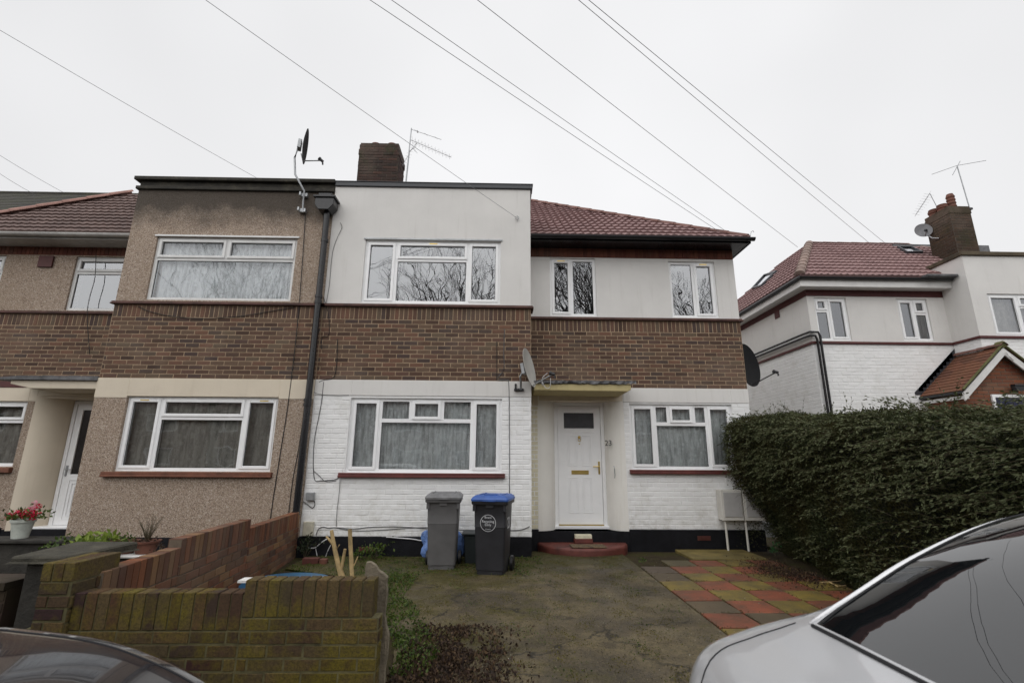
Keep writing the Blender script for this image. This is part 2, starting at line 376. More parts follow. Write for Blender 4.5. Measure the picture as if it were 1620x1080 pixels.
def window(parent, x0, x1, z0, z1, Y, cells, gl='glass', curtain=None, frame='upvc', wf=.032, room=.55, label=None, marg=.3, folds=14, clen=None, drape=None, nvent=()):
    """cells: (a,b,c,d,kind) as fractions of the opening from the left and the bottom; Y is the wall face, the frame sits back in the reveal"""
    W, H = x1-x0, z1-z0; yf = Y+.035
    f = MB(); g = MB(); sash = MB(); seal = MB()
    def ring(mb, a, b, c, d, w_, y0, y1):
        mb.box(a, a+w_, y0, y1, c, d); mb.box(b-w_, b, y0, y1, c, d); mb.box(a+w_, b-w_, y0, y1, c, c+w_); mb.box(a+w_, b-w_, y0, y1, d-w_, d)
    e = .022
    ring(f, x0, x1, z0, z1, e, yf, yf+.07)
    for (a, b, c, d, kind) in cells:
        A, B, Cc, D = x0+e+a*(W-2*e), x0+e+b*(W-2*e), z0+e+c*(H-2*e), z0+e+d*(H-2*e)
        ring(f, A, B, Cc, D, wf, yf+.004, yf+.066)
        if kind == 's':
            i = wf-.012; ring(sash, A+i, B-i, Cc+i, D-i, .048, yf-.014, yf+.05); k = i+.048
        else: k = wf
        ring(seal, A+k, B-k, Cc+k, D-k, .006, yf+.022, yf+.030)
        g.quad((A+k+.003, yf+.027, Cc+k+.003), (B-k-.003, yf+.027, Cc+k+.003), (B-k-.003, yf+.027, D-k-.003), (A+k+.003, yf+.027, D-k-.003))
    o = f.build('window', M[frame], parent, bevel=.003)
    if label: o['label'] = label
    if sash.v: sash.build('opening_sash', M[frame], o, bevel=.005)
    seal.build('seal', M['seal'], o); g.build('glass_pane', M[gl], o, fix=False)
    for (vx, vz) in nvent:
        MB().box(x0+vx*W-.07, x0+vx*W+.07, yf-.018, yf-.0145, z0+vz*H-.009, z0+vz*H+.009).build('trickle_vent', M['brass'], o)
    if curtain:
        n = int(W*90); cb = MB(); vs = []; ph = random.random()*9; zl = z0+.03 if clen is None else z1-(z1-z0)*clen
        rw = 8
        for j in range(rw+1):
            t = j/rw
            for i in range(n+1):
                x = x0+.03+(W-.06)*i/n; q = i/n*folds*2*math.pi
                y = yf+.13+.022*math.sin(q+ph+.5*math.sin(q*.37+ph)+.25*t)*(1-.35*t)+.008*math.sin(q*2.3+t*2)
                vs.append((x, y, z1-.02-(z1-.02-zl)*t))
        cb.add(vs, [(j*(n+1)+i, j*(n+1)+i+1, (j+1)*(n+1)+i+1, (j+1)*(n+1)+i) for j in range(rw) for i in range(n)])
        cb.build('net_curtain', M[curtain], o, smooth=True)
    if drape:
        for (a, b) in drape:
            db = MB(); n = 24; vs = []
            for j in range(2):
                for i in range(n+1):
                    vs.append((x0+(a+(b-a)*i/n)*W, yf+.2+.03*math.sin(i*1.4), z0+.02+(z1-z0-.04)*j))
            db.add(vs, [(i, i+1, n+2+i, n+1+i) for i in range(n)]); db.build('drape', M['lace_stripe'], o, smooth=True)
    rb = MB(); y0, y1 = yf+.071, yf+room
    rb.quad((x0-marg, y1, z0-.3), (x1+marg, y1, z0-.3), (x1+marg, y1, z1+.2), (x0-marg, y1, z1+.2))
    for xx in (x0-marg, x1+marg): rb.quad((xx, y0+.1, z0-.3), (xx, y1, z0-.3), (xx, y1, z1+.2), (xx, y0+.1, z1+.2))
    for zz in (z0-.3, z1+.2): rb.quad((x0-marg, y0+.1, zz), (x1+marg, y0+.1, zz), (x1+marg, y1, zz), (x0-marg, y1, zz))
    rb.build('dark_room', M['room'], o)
    return o
def tiled(name, mat, parent, A, B, Cp, Dp, course=.30, tw=.29, amp=.024, step=.042, rolls=2, n_per=6, skew=.5):
    """roof slope: eave A->B (left to right), top Dp (left), Cp (right); rolled tiles in courses that each overhang the one below"""
    A, B, Cp, Dp = map(Vector, (A, B, Cp, Dp))
    up = ((Cp+Dp)/2-(A+B)/2); ed = (B-A).normalized(); upn = (up-ed*up.dot(ed)).normalized(); N = ed.cross(upn).normalized()
    if N.z < 0: N = -N
    L = max((Dp-A).dot(upn), (Cp-B).dot(upn)); nc = max(1, int(round(L/course))); mb = MB()
    def lr(t):
        # left/right ends at height t (0..1 along each edge)
        return (A+(Dp-A)*t, B+(Cp-B)*t)
    for k in range(nc):
        t0, t1 = k/nc, min(1, (k+1.12)/nc)
        l0, r0_ = lr(t0); l1, r1_ = lr(t1)
        u00, u01 = (l0-A).dot(ed), (r0_-A).dot(ed); u10, u11 = (l1-A).dot(ed), (r1_-A).dot(ed)
        lo, hi = max(u00, u10) if False else u00, u01
        n = max(2, int((hi-lo)/(tw/n_per/1.0))); vs = []
        per = tw/rolls
        for row, (t, lift) in enumerate(((t0, -.006), (t0, step), (t1, 0.0))):
            la, ra = lr(t); a, b = (la-A).dot(ed), (ra-A).dot(ed); vv = (la-A).dot(upn)
            for i in range(n+1):
                u = lo+(hi-lo)*i/n
                uu = min(max(u, a), b) if row == 2 else u
                x = (uu/per) % 1.0
                prof = amp*(math.sin(math.pi*min(x/.62, 1.0)) if x < .62 else 0)
                q = A+ed*uu+upn*(vv+random.uniform(-.002, .002)*(row < 2))+N*(lift+prof*(1 if row else .0)+(0))
                vs.append(q)
        mb.add(vs, [(r*(n+1)+i, r*(n+1)+i+1, (r+1)*(n+1)+i+1, (r+1)*(n+1)+i) for r in range(2) for i in range(n)])
    return mb.build(name, mat, parent, fix=False)
def hipline(name, mat, parent, P, Q, r=.11, seg=.38):
    P, Q = Vector(P), Vector(Q); n = max(2, int((Q-P).length/seg)); mb = MB(); t = (Q-P).normalized()
    s = t.cross(Vector((0, 0, 1))).normalized(); u = s.cross(t)
    for i in range(n):
        a, b = P+(Q-P)*(i/n), P+(Q-P)*((i+1.04)/n); vs = []
        for p, rr in ((a, r*1.08), (b, r*.92)):
            for k in range(9):
                an = math.pi*k/8; vs.append(p+s*math.cos(an)*rr+u*(math.sin(an)*rr*.8-.02))
        mb.add(vs, [(k, k+1, k+10, k+9) for k in range(8)]+[tuple(range(9))])
    return mb.build(name, mat, parent, fix=False)
def gutter(name, mat, parent, x0, x1, y, z, r=.055):
    mb = MB(); vs = []; n = 10
    for x in (x0, x1):
        for rr in (r, r-.006):
            for k in range(n+1):
                an = math.pi+math.pi*k/n; vs.append((x, y+rr*math.cos(an), z+rr*math.sin(an)))
    m = n+1
    for k in range(n):
        mb_f = [(k, k+1, 2*m+k+1, 2*m+k), (m+k, m+k+1, 3*m+k+1, 3*m+k)]
        if k == 0: fs = []
        fs += mb_f
    fs += [(0, m, 3*m, 2*m), (n, m+n, 3*m+n, 2*m+n)]
    for s in (0, 2*m): fs += [(s+k, s+k+1, s+m+k+1, s+m+k) for k in range(n)]
    mb.add(vs, fs)
    return mb.build(name, mat, parent)

BY, RY = 8.0, 8.64            # the faces of the projecting bays and of the recessed walls
# ------------------------------------------------------------------ the ground
m = NT('garden_soil'); n = m.noise(2.2, 7, .7); c = m.ramp(n, [(.3, c4(.022, .018, .012)), (.5, c4(.055, .042, .024)), (.7, c4(.06, .06, .016))])
m.col(c); m.bump(m.noise(30, 7, .75), 1, .03); M['soil'] = m.done(.95, spec=.15)
m = NT('asphalt'); n = m.noise(140, 4, .8); m.col(m.ramp(n, [(.3, c4(.03, .03, .031)), (.7, c4(.075, .073, .07))])); m.bump(n, .6, .004); M['asphalt'] = m.done(.85)
m = NT('worn_concrete')
sx = m.n('ShaderNodeSeparateXYZ'); m.L(m.pos(), sx.inputs[0])
n = m.noise(1.0, 7, .62); base = m.ramp(n, [(.33, c4(.024, .019, .014)), (.43, c4(.055, .041, .026)), (.49, c4(.10, .075, .042)), (.54, c4(.155, .12, .062)), (.60, c4(.075, .056, .034)), (.68, c4(.032, .027, .022))])
fine = m.noise(75, 5, .8); base = m.mix(m.mr(fine, .45, .68, 0, .75), base, c4(.17, .14, .085)); base = m.mix(m.mr(m.noise(17, 7, .85), .47, .60, 0, .6), base, c4(.10, .082, .045)); base = m.mix(m.mr(m.noise(50, 6, .85), .48, .62, 0, .7), base, c4(.022, .019, .014)); base = m.mix(m.mr(m.noise(5.5, 6, .75), .5, .68, 0, .45), base, c4(.04, .034, .022))
lf = m.mr(sx.outputs[0], -1.6, 1.3, .20, -.03); bk = m.mr(sx.outputs[1], 6.1, 7.9, 0, .26); nm = m.noise(1.5, 9, .75)
mo = m.math('ADD', m.math('ADD', m.math('ADD', nm, m.mr(m.noise(9, 6, .75), 0, 1, -.16, .16)), lf), bk)
moss = m.ramp(m.noise(26, 6, .8), [(.3, c4(.022, .018, .005)), (.5, c4(.06, .052, .009)), (.72, c4(.12, .105, .018))])
base = m.mix(m.mr(mo, .56, .72, 0, .88), base, moss)
st = m.noise(.8, 4, .6); base = m.mix(m.mr(st, .56, .68, 0, .5), base, c4(.035, .035, .04))
bk2 = m.mr(sx.outputs[1], 7.0, 8.1, 0, .75); base = m.mix(m.math('MULTIPLY', bk2, m.mr(m.noise(3, 6, .7), .3, .6, .4, 1)), base, c4(.030, .028, .008))
wv = m.n('ShaderNodeTexVoronoi'); wv.feature = 'DISTANCE_TO_EDGE'; wv.inputs['Scale'].default_value = .75
dn = m.n('ShaderNodeTexNoise'); dn.inputs['Scale'].default_value = 4; dn.inputs['Detail'].default_value = 6; m.L(m.pos(), dn.inputs['Vector'])
va = m.n('ShaderNodeVectorMath', operation='MULTIPLY_ADD'); m.L(dn.outputs['Color'], va.inputs[0]); va.inputs[1].default_value = (.35, .35, .35); m.L(m.pos(), va.inputs[2]); m.L(va.outputs[0], wv.inputs['Vector'])
base = m.mix(m.math('MULTIPLY', m.mr(wv.outputs['Distance'], .004, .011, .85, 0), m.mr(m.noise(1.9, 3), .42, .55)), base, c4(.018, .015, .010))
m.col(base); hh = m.math('ADD', m.math('MULTIPLY', m.noise(60, 6, .75), .6), m.math('MULTIPLY', m.mr(mo, .5, .8), m.noise(34, 6, .8)))
m.bump(hh, .9, .014)
rg = m.mr(m.noise(1.3, 5), .4, .65, .45, .9); m.L(rg, m.p.inputs['Roughness']); M['concrete'] = m.m; m.p.inputs['Specular IOR Level'].default_value = .35
tag(MB().box(-300, 300, -300, 300, -.6, -.112).build('ground', M['asphalt']), kind='structure')
g = MB(); nx, ny = 70, 60; vs = []
for j in range(ny+1):
    for i in range(nx+1):
        x = -3.2+8.0*i/nx; y = 3.4+5.4*j/ny
        vs.append((x, y, -.012+.014*math.sin(x*2.1+y)*math.cos(y*1.7)))
g.add(vs, [(j*(nx+1)+i, j*(nx+1)+i+1, (j+1)*(nx+1)+i+1, (j+1)*(nx+1)+i) for j in range(ny) for i in range(nx)])
g.box(-3.2, 4.8, 3.4, 8.8, -.2, -.06)
tag(g.build('garden_earth', M['soil']), kind='structure')
tag(MB().box(-14, -3.2, 3.4, 8.7, -.3, 0).build('neighbour_garden', M['soil']), kind='structure')
tag(MB().box(4.8, 14, 3.4, 10.3, -.3, -.02).build('next_garden', M['soil']), kind='structure')
tag(MB().box(-30, 30, 2.1, 3.4, -.3, -.02).build('pavement', M['concrete']), kind='structure')
# the concrete drive, gently uneven, with a broken left edge
dv = MB(); nx, ny = 90, 110; vs = []
def dh(x, y):
    return .006*math.sin(x*3.1+.5)*math.sin(y*2.3)+.004*math.sin(x*7+y*5)
for j in range(ny+1):
    y = 3.41+4.95*j/ny
    xl = -.75-.75*min(1, max(0, (y-4.1)/1.6))+.07*math.sin(y*3.1)+.05*math.sin(y*8.7) if y < 6.4 else -1.5-1.4*min(1, (y-6.4)/.7)
    for i in range(nx+1):
        x = xl+(1.93-xl)*i/nx; vs.append((x, y, .022+dh(x, y)*(1 if 0 < i < nx else 0)))
dv.add(vs, [(j*(nx+1)+i, j*(nx+1)+i+1, (j+1)*(nx+1)+i+1, (j+1)*(nx+1)+i) for j in range(ny) for i in range(nx)])
tag(dv.build('driveway', M['concrete'], smooth=True), kind='structure')
# chequered paving slabs
m = NT('coloured_paving'); at_ = m.n('ShaderNodeAttribute'); at_.attribute_name = 'Col'; v = at_.outputs['Color']
v = m.mix(m.mr(m.noise(3.2, 6, .7), .38, .66, 0, .75), v, c4(.055, .045, .028)); v = m.mix(m.mr(m.noise(48, 5, .8), .42, .7, 0, .6), v, c4(.07, .05, .03))
v = m.mix(m.mr(m.noise(110, 4, .8), .6, .75, 0, .4), v, c4(.3, .25, .18))
m.col(v); m.bump(m.noise(70, 6, .8), .8, .005); M['paving'] = m.done(.6, spec=.4)
pv = MB(); pv.cc = (1, 1, 1); sN = .4285
YEL, RED, GRY = (.24, .175, .032), (.265, .072, .036), (.11, .08, .046)
gridc = ['RG', ]
for i in range(5):
    for j in range(8):
        x0 = 1.95+i*sN; y1 = 7.74-j*sN
        if i == 0 and j == 0: continue
        if i == 1 and j == 0: pass
        k = (i+j) % 2
        col = RED if k == (0) else YEL
        if i == 0 and j in (1, 2, 5): col = GRY if j != 1 else (.11, .08, .06)
        if i == 1 and j == 6: col = GRY
        f = random.uniform(.85, 1.12); pv.cc = tuple(c*f for c in col)
        if i == 1 and j == 0: pv.cc = (.10, .085, .04)
        e = .0105; t = [random.uniform(-.006, .006) for _ in range(4)]
        a, b, c_, d = x0+e, x0+sN-e, y1-sN+e, y1-e; z = .020; ch = .006
        z4 = [z+t[0], z+t[1], z+t[2], z+t[3]]
        pv.add([(a, c_, -.03), (b, c_, -.03), (b, d, -.03), (a, d, -.03), (a, c_, z4[0]-ch), (b, c_, z4[1]-ch), (b, d, z4[2]-ch), (a, d, z4[3]-ch),
                (a+ch, c_+ch, z4[0]), (b-ch, c_+ch, z4[1]), (b-ch, d-ch, z4[2]), (a+ch, d-ch, z4[3])],
               [(0, 1, 5, 4), (1, 2, 6, 5), (2, 3, 7, 6), (3, 0, 4, 7), (4, 5, 9, 8), (5, 6, 10, 9), (6, 7, 11, 10), (7, 4, 8, 11), (8, 9, 10, 11)])
tag(pv.build('paving_slabs', M['paving']), kind='structure')
for i, (x0, x1, y0, y1, col) in enumerate(((1.72, 1.94, 7.42, 7.60, 'x'),)):
    pass
# a plain yellowed slab strip between the chequered slabs and the meter boxes
M['yel_conc'] = simple('yellowed_concrete', c4(.15, .115, .035), .7, nscale=5, amt=.55, bump=.7, bd=.01)
tag(MB().box(2.9, 4.05, 7.79, 8.58, -.03, .030).build('yellow_slab', M['yel_conc'], bevel=.008), kind='structure')
# ------------------------------------------------------------------ number 23: white-rendered bay and recessed wing
H = empty('terraced_house', (0.7, 8.0, 0), 'terraced house with white rendered bay, white painted brick ground floor and red tiled hipped roof', 'house', 'houses of the brown brick terrace')
def bay(parent, x0, x1, ops_lo, ops_up, style):
    top = 6.30 if style == 'white' else 6.17
    if style == 'white':
        b = MB(); slab_wall(b, x0, x1, .0, 2.47, BY, .25, ops_lo); b.box(x1-.25, x1, BY+.25, RY+.3, 0, 2.73); b.build('mortar_joints', M['white_brick'], parent)
        b = MB(); brickface(b, (0, BY, 0), *FY, x0, x1, .30, 2.47, ops_lo, jit=.0022)
        brickface(b, (x1, 0, 0), (0, 1, 0), (1, 0, 0), BY, RY, .30, 2.47); b.build('painted_brickwork', M['white_brick'], parent)
        b = MB(); slab_wall(b, x0, x1+.006, 2.472, 2.73, BY-.012, .26, ops_lo); b.build('lintel_band', M['white_render'], parent, bevel=.004)
    else:
        b = MB(); slab_wall(b, x0, x1, .28, 2.40, BY-.014, .26, ops_lo); b.build('pebbledash_wall', M['dash'], parent)
        b = MB(); slab_wall(b, x0-.006, x1, 2.402, 2.725, BY-.02, .27, ops_lo); b.build('lintel_band', M['cream_render'], parent, bevel=.004)
    b = MB(); slab_wall(b, x0, x1, 2.73, 4.0, BY, .25); 
    b.box(x0, x0+.25, BY+.25, RY+.5, 0, 4.0); b.box(x1-.25, x1, BY+.25, RY+.5, 2.73, 4.0)
    b.build('mortar_bed', M['mortar'], parent)
    b = MB(); brickface(b, (0, BY, 0), *FY, x0, x1, 2.73, 3.775, phase=x0+.05)
    brickface(b, (0, BY, 0), *FY, x0, x1, 3.775, 3.995, soldier=True, phase=x0)
    for xx, nn in ((x0, -1), (x1, 1)): brickface(b, (xx, 0, 0), (0, 1, 0), (nn, 0, 0), BY, RY, 2.73, 3.995)
    b.build('brick_band', M['brick'], parent)
    b = MB(); b.box(x0-.05, x1+.05, BY-.055, BY+.3, 3.998, 4.022); b.box(x0-.035, x1+.035, BY-.04, BY+.3, 4.0225, 4.048); b.build('string_course', M['string'], parent, bevel=.004)
    b = MB(); slab_wall(b, x0, x1, 4.05, top, BY, .25, ops_up)
    b.box(x0, x0+.25, BY+.25, 10.4, 4.0, top); b.box(x1-.25, x1, BY+.25, 10.4, 4.0, top); b.box(x0+.25, x1-.25, BY+.25, 10.4, top-.1, top-.02)
    b.build('upper_wall', M['white_render' if style == 'white' else 'dash'], parent)
    b = MB(); b.box(x0-.0, x1+.0, BY-.028, BY+.3, -.05, .30 if style == 'white' else .28)
    b.box(x1-.25, x1+.028, BY+.3, RY, -.05, .295); b.build('plinth', M['plinth'], parent, bevel=.006)
XP = -3.09
W1 = (-2.46, -.05, 4.078, 5.255); W2 = (-2.48, .0, 1.25, 2.435)
bay(H, XP, .48, [W2], [W1], 'white')
b = MB(); b.box(XP, .515, BY-.035, BY+.3, 6.302, 6.385); b.box(.2, .515, BY+.3, 10.4, 6.302, 6.385); b.box(XP, .53, BY-.048, BY+.3, 6.386, 6.40)
b.build('parapet_capping', M['flashing'], H, bevel=.006)
MB().box(W1[0]-.03, W1[1]+.03, BY-.022, BY-.002, W1[3]+.002, W1[3]+.035).build('drip_strip', M['steel'], H, bevel=.004)
window(H, *W1, BY, [(0, .225, 0, 1, 's'), (.225, .765, 0, .70, 'f'), (.225, .765, .70, 1, 's'), (.765, 1, 0, 1, 's')], nvent=[(.5, .955)])
window(H, *W2, BY, [(0, .19, 0, 1, 's'), (.19, .81, 0, .70, 'f'), (.19, .395, .70, 1, 'f'), (.395, .605, .70, 1, 's'), (.605, .81, .70, 1, 'f'), (.81, 1, 0, 1, 's')], gl='glass_low', curtain='lace', folds=24)
b = MB(); b.box(W2[0]-.09, W2[1]+.06, BY-.075, BY+.03, 1.175, 1.212); b.box(W2[0]-.09, W2[1]+.06, BY-.06, BY+.03, 1.2125, 1.246); b.build('window_sill', M['sill'], H, bevel=.006)
# recessed wall
XR = 4.45
E1 = (.885, 1.765, 4.075, 5.235); E2 = (3.18, 4.075, 4.07, 5.20); E3 = (2.275, 4.13, 1.31, 2.445); DO = (.64, 2.17, .30, 2.62)
def recess(parent, x0, x1, ops_lo, ops_up, style, side=0, ez=5.27):
    if style == 'white':
        b = MB(); slab_wall(b, x0, x1, .0, 2.47, RY, .25, ops_lo); b.box(x1-.25, x1, RY+.25, 16, 0, 2.73); b.build('mortar_joints', M['white_brick'], parent)
        b = MB(); c = MB(); brickface(b, (0, RY, 0), *FY, DO[1], x1, .33, 2.47, ops_lo, jit=.0022); brickface(c, (0, RY, 0), *FY, x0, DO[1], .33, 2.47, ops_lo, jit=.0022)
        brickface(b, (x1, 0, 0), (0, 1, 0), (1, 0, 0), RY, 11, .33, 2.47)
        b.build('painted_brickwork', M['white_brick'], parent); c.build('stained_brickwork', M['cream_brick'], parent)
        b = MB(); slab_wall(b, DO[1], x1+.006, 2.472, 2.73, RY-.012, .26, ops_lo); b.build('lintel_band', M['white_render'], parent, bevel=.004)
        b = MB(); slab_wall(b, x0, DO[1]-.002, 2.55, 2.73, RY-.01, .26, ops_lo); b.box(x0, DO[0]-.001, RY-.008, RY+.25, 2.40, 2.549); b.build('door_lintel', M['cream_render'], parent, bevel=.004)
    else:
        b = MB(); slab_wall(b, x0, x1, .28, 2.40, RY-.014, .26, ops_lo); b.build('pebbledash_wall', M['dash'], parent)
        b = MB(); slab_wall(b, x0, x1, 2.402, 2.64, RY-.02, .27, ops_lo); b.build('lintel_band', M['cream_render'], parent, bevel=.004)
    b = MB(); slab_wall(b, x0, x1, 2.64 if style != 'white' else 2.73, 4.0, RY, .25); 
    if side: b.box(x1-.25, x1, RY+.25, 16, 2.73, 5.3)
    b.build('mortar_bed', M['mortar'], parent)
    b = MB(); brickface(b, (0, RY, 0), *FY, x0, x1, 2.73 if style == 'white' else 2.65, 3.775, phase=.07)
    brickface(b, (0, RY, 0), *FY, x0, x1, 3.775, 3.995, soldier=True)
    if side: brickface(b, (x1, 0, 0), (0, 1, 0), (1, 0, 0), RY, 11, 2.73, 3.995)
    b.build('brick_band', M['brick'], parent)
    e = .05 if side else 0
    b = MB(); b.box(x0, x1+e, RY-.05, RY+.3, 3.998, 4.022); b.box(x0, x1+e*.7, RY-.035, RY+.3, 4.0225, 4.048)
    if side: b.box(x1-.1, x1+e, RY+.3, 14, 3.998, 4.04)
    b.build('string_course', M['string'], parent, bevel=.004)
    b = MB(); slab_wall(b, x0, x1, 4.05, ez-.02, RY, .25, ops_up)
    if side: b.box(x1-.25, x1+.004, RY+.25, 14, 4.05, 5.25)
    b.build('upper_wall', M['white_render' if style == 'white' else 'dash'], parent)
    b = MB(); slab_wall(b, x0, x1, ez-.02, ez+.26, RY+.004, .25); b.build('eaves_backing', M['eave_brick'], parent)
    b = MB(); brickface(b, (0, RY, 0), *FY, x0, x1, ez-.015, ez+.20, soldier=True)
    if side: brickface(b, (x1, 0, 0), (0, 1, 0), (1, 0, 0), RY, 11, ez-.015, ez+.2, soldier=True)
    b.build('eaves_brickwork', M['eave_brick'], parent)
    b = MB(); b.box(x0, DO[0] if style == 'white' else -8.2, RY-.028, RY+.28, -.05, .33)
    if style == 'white': b.box(DO[1], x1+.028, RY-.028, RY+.28, -.05, .33); b.box(x1, x1+.028, RY+.28, 14, -.05, .33)
    b.box(DO[0] if style == 'white' else -8.2, DO[1] if style == 'white' else -6.6, RY-.02, RY+.5, -.05, .30)
    b.build('plinth', M['plinth'], parent, bevel=.006)
recess(H, .48, XR, [DO, E3], [E1, E2], 'white', side=1)
window(H, *E1, RY, [(0, .47, 0, 1, 's'), (.47, 1, 0, 1, 'f')], nvent=[(.25, .955)])
window(H, *E2, RY, [(0, .53, 0, 1, 'f'), (.53, 1, 0, 1, 's')], nvent=[(.76, .955)])
window(H, *E3, RY, [(0, .24, 0, 1, 's'), (.24, .76, 0, .70, 'f'), (.24, .38, .70, 1, 'f'), (.38, .63, .70, 1, 's'), (.63, .76, .70, 1, 'f'), (.76, 1, 0, 1, 's')], gl='glass_low', curtain='lace', folds=20)
b = MB(); b.box(E3[0]-.05, E3[1]+.05, RY-.075, RY+.03, 1.235, 1.272); b.box(E3[0]-.05, E3[1]+.05, RY-.06, RY+.03, 1.2725, 1.306); b.build('window_sill', M['sill'], H, bevel=.006)
# rounded door jambs
def jamb(parent, xa, xb, y0, y1, z0, z1, mat, left=True):
    r = xb-xa; n = 12; vs = []; 
    for z in (z0, z1):
        for k in range(n+1):
            t = math.pi/2*k/n
            if left: vs.append((xa+r*math.sin(t), y1-(y1-y0)*math.cos(t), z))
            else: vs.append((xb-r*math.sin(t), y1-(y1-y0)*math.cos(t), z))
    return MB().add(vs, [(k, k+1, n+2+k, n+1+k) for k in range(n)]).build('rounded_jamb', mat, parent, smooth=True)
jamb(H, .64, .955, RY-.002, 8.95, .30, 2.62, M['old_white']); jamb(H, 1.865, 2.17, RY-.002, 8.95, .30, 2.62, M['old_white'], False)
MB().box(.60, 2.21, RY-.001, 9.2, 2.492, 2.70).build('door_soffit', M['cream_render'], H)
# the door
def bx(mb, a, b_, Y0, Y1):
    p = at(a[0], a[1], Y0); q = at(b_[0], b_[1], Y0); mb.box(min(p.x, q.x), max(p.x, q.x), Y0, Y1, min(p.z, q.z), max(p.z, q.z)); return mb
YD = 8.93
D = MB(); zt, zb, dx0, dx1 = 2.50, .33, .950, 1.870
D.box(dx0, dx0+.065, YD-.02, YD+.06, zb, zt); D.box(dx1-.065, dx1, YD-.02, YD+.06, zb, zt); D.box(dx0+.065, dx1-.065, YD-.02, YD+.06, zt-.07, zt)
D.box(dx0-.03, dx1+.03, YD-.08, YD+.06, .305, .355)
door_frame = D.build('door_frame', M['upvc'], H, bevel=.005)
lf = MB(); lx0, lx1, lz0, lz1 = dx0+.07, dx1-.07, .375, zt-.075
gx0, gx1, gz0, gz1 = lx0+.115, lx1-.115, lz1-.40, lz1-.12
for a, b_, c_, d_ in rects(lx0, lx1, lz0, lz1, [(gx0, gx1, gz0, gz1)]): lf.box(a, b_, YD+.0, YD+.05, c_, d_)
dr = lf.build('front_door', M['upvc'], H)
mo_ = MB()
def mould(a, b_, c_, d_, w_=.012, pr=.008):
    mo_.box(a, b_, YD-pr, YD-.0005, c_, c_+w_); mo_.box(a, b_, YD-pr, YD-.0005, d_-w_, d_); mo_.box(a, a+w_, YD-pr, YD-.0005, c_+w_, d_-w_); mo_.box(b_-w_, b_, YD-pr, YD-.0005, c_+w_, d_-w_)
mxc = (lx0+lx1)/2
for sx0, sx1 in ((mxc-.215, mxc-.035), (mxc+.035, mxc+.215)):
    mould(sx0, sx1, 1.36, 1.90); mould(sx0, sx1, .56, 1.16); mould(sx0+.03, sx1-.03, 1.39, 1.87, .006, .006); mould(sx0+.03, sx1-.03, .59, 1.13, .006, .006)
mould(gx0-.012, gx1+.012, gz0-.012, gz1+.012, .012); mo_.box(gx0-.01, gx1+.01, YD-.008, YD-.0005, gz0-.075, gz0-.063)
mo_.build('panel_moulding', M['upvc'], dr, bevel=.003)
MB().box(gx0, gx1, YD+.012, YD+.02, gz0, gz1).build('obscured_pane', simple('obscured_dark_glass', c4(.03, .03, .035), .25, nscale=60, bump=.8, bd=.004), dr)
MB().box(lx0, lx1, YD-.03, YD-.001, .358, .374).build('threshold', M['brass'], dr)
k = MB(); k.box(mxc-.155, mxc+.155, YD-.012, YD-.001, 1.215, 1.285); k.box(mxc-.115, mxc+.115, YD-.02, YD-.0125, 1.232, 1.268); k.build('letter_plate', M['brass'], dr, bevel=.004)
k = MB(); k.lathe([(0, -.02), (.02, -.02), (.026, 0), (.012, .006), (0, .008)], (mxc, YD-.004, 1.865), 16, Matrix.Rotation(R(90), 4, 'X'))
for q in range(14):
    pass
k.tube([(mxc+.024*math.sin(t*.6), YD-.022, 1.82-.028*math.cos(t*.6)) for t in range(12)], .006, 6); k.lathe([(0, -.012), (.009, -.01), (.01, .004), (0, .006)], (mxc, YD-.006, 1.745), 12, Matrix.Rotation(R(90), 4, 'X'))
k.build('door_knocker', M['brass'], dr, smooth=True)
k = MB(); k.box(lx1-.062, lx1-.032, YD-.012, YD-.001, 1.22, 1.44); k.tube([(lx1-.047, YD-.01, 1.355), (lx1-.047, YD-.05, 1.355), (lx1-.075, YD-.055, 1.352), (lx1-.165, YD-.052, 1.35)], .009, 8); k.build('door_handle', M['brass'], dr)
MB().box(dx0-.5, dx1+.5, YD+.12, YD+.14, -.1, 2.7).build('hallway', M['room'], H)
# canopy over the door
cp = MB(); cp.prism([(.535, 2.575), (2.08, 2.565), (2.14, 2.60), (2.14, 2.69), (.535, 2.685)], 7.93, RY-.012); cano = cp.build('door_canopy', M['yellow_paint'], H, bevel=.01)
ld = MB(); nx = 40; vs = []
for j, (yy, zz) in enumerate(((7.90, 2.69), (7.895, 2.735), (8.1, 2.765), (8.63, 2.79))):
    for i in range(nx+1):
        x = .50+1.72*i/nx; vs.append((x, yy+random.uniform(-.012, .012)*(j < 2), zz+random.uniform(-.011, .011)))
ld.add(vs, [(j*(nx+1)+i, j*(nx+1)+i+1, (j+1)*(nx+1)+i+1, (j+1)*(nx+1)+i) for j in range(3) for i in range(nx)]); ld.build('lead_covering', M['lead'], cano)
# semicircular red step
stp = []
for zz, rr in ((-.03, .74), (.115, .74), (.13, .728), (.13, 0.01)):
    pass
n = 32; vs = []; prof = [(.74, -.03), (.745, .09), (.74, .115), (.725, .128), (.0, .132)]
for rr, zz in prof:
    for k_ in range(n+1):
        t = math.pi*k_/n; vs.append((1.36-rr*math.cos(t), RY-.03-(rr*.86)*math.sin(t), zz))
st = MB().add(vs, [(j*(n+1)+k_, j*(n+1)+k_+1, (j+1)*(n+1)+k_+1, (j+1)*(n+1)+k_) for j in range(4) for k_ in range(n)])
M['step'] = simple('red_painted_step', c4(.115, .030, .022), .6, nscale=7, amt=.5, bump=.5, bd=.005); st.build('front_step', M['step'], H, smooth=40)
b = MB(); b.box(1.22, 1.52, RY-.16, RY-.03, .133, .20); b.build('riser_brick', M['step'], H, bevel=.006)
b = MB(); b.box(1.23, 1.51, RY-.15, RY-.04, .201, .265); b.build('cream_brick', M['cream_brick'], H, bevel=.006)
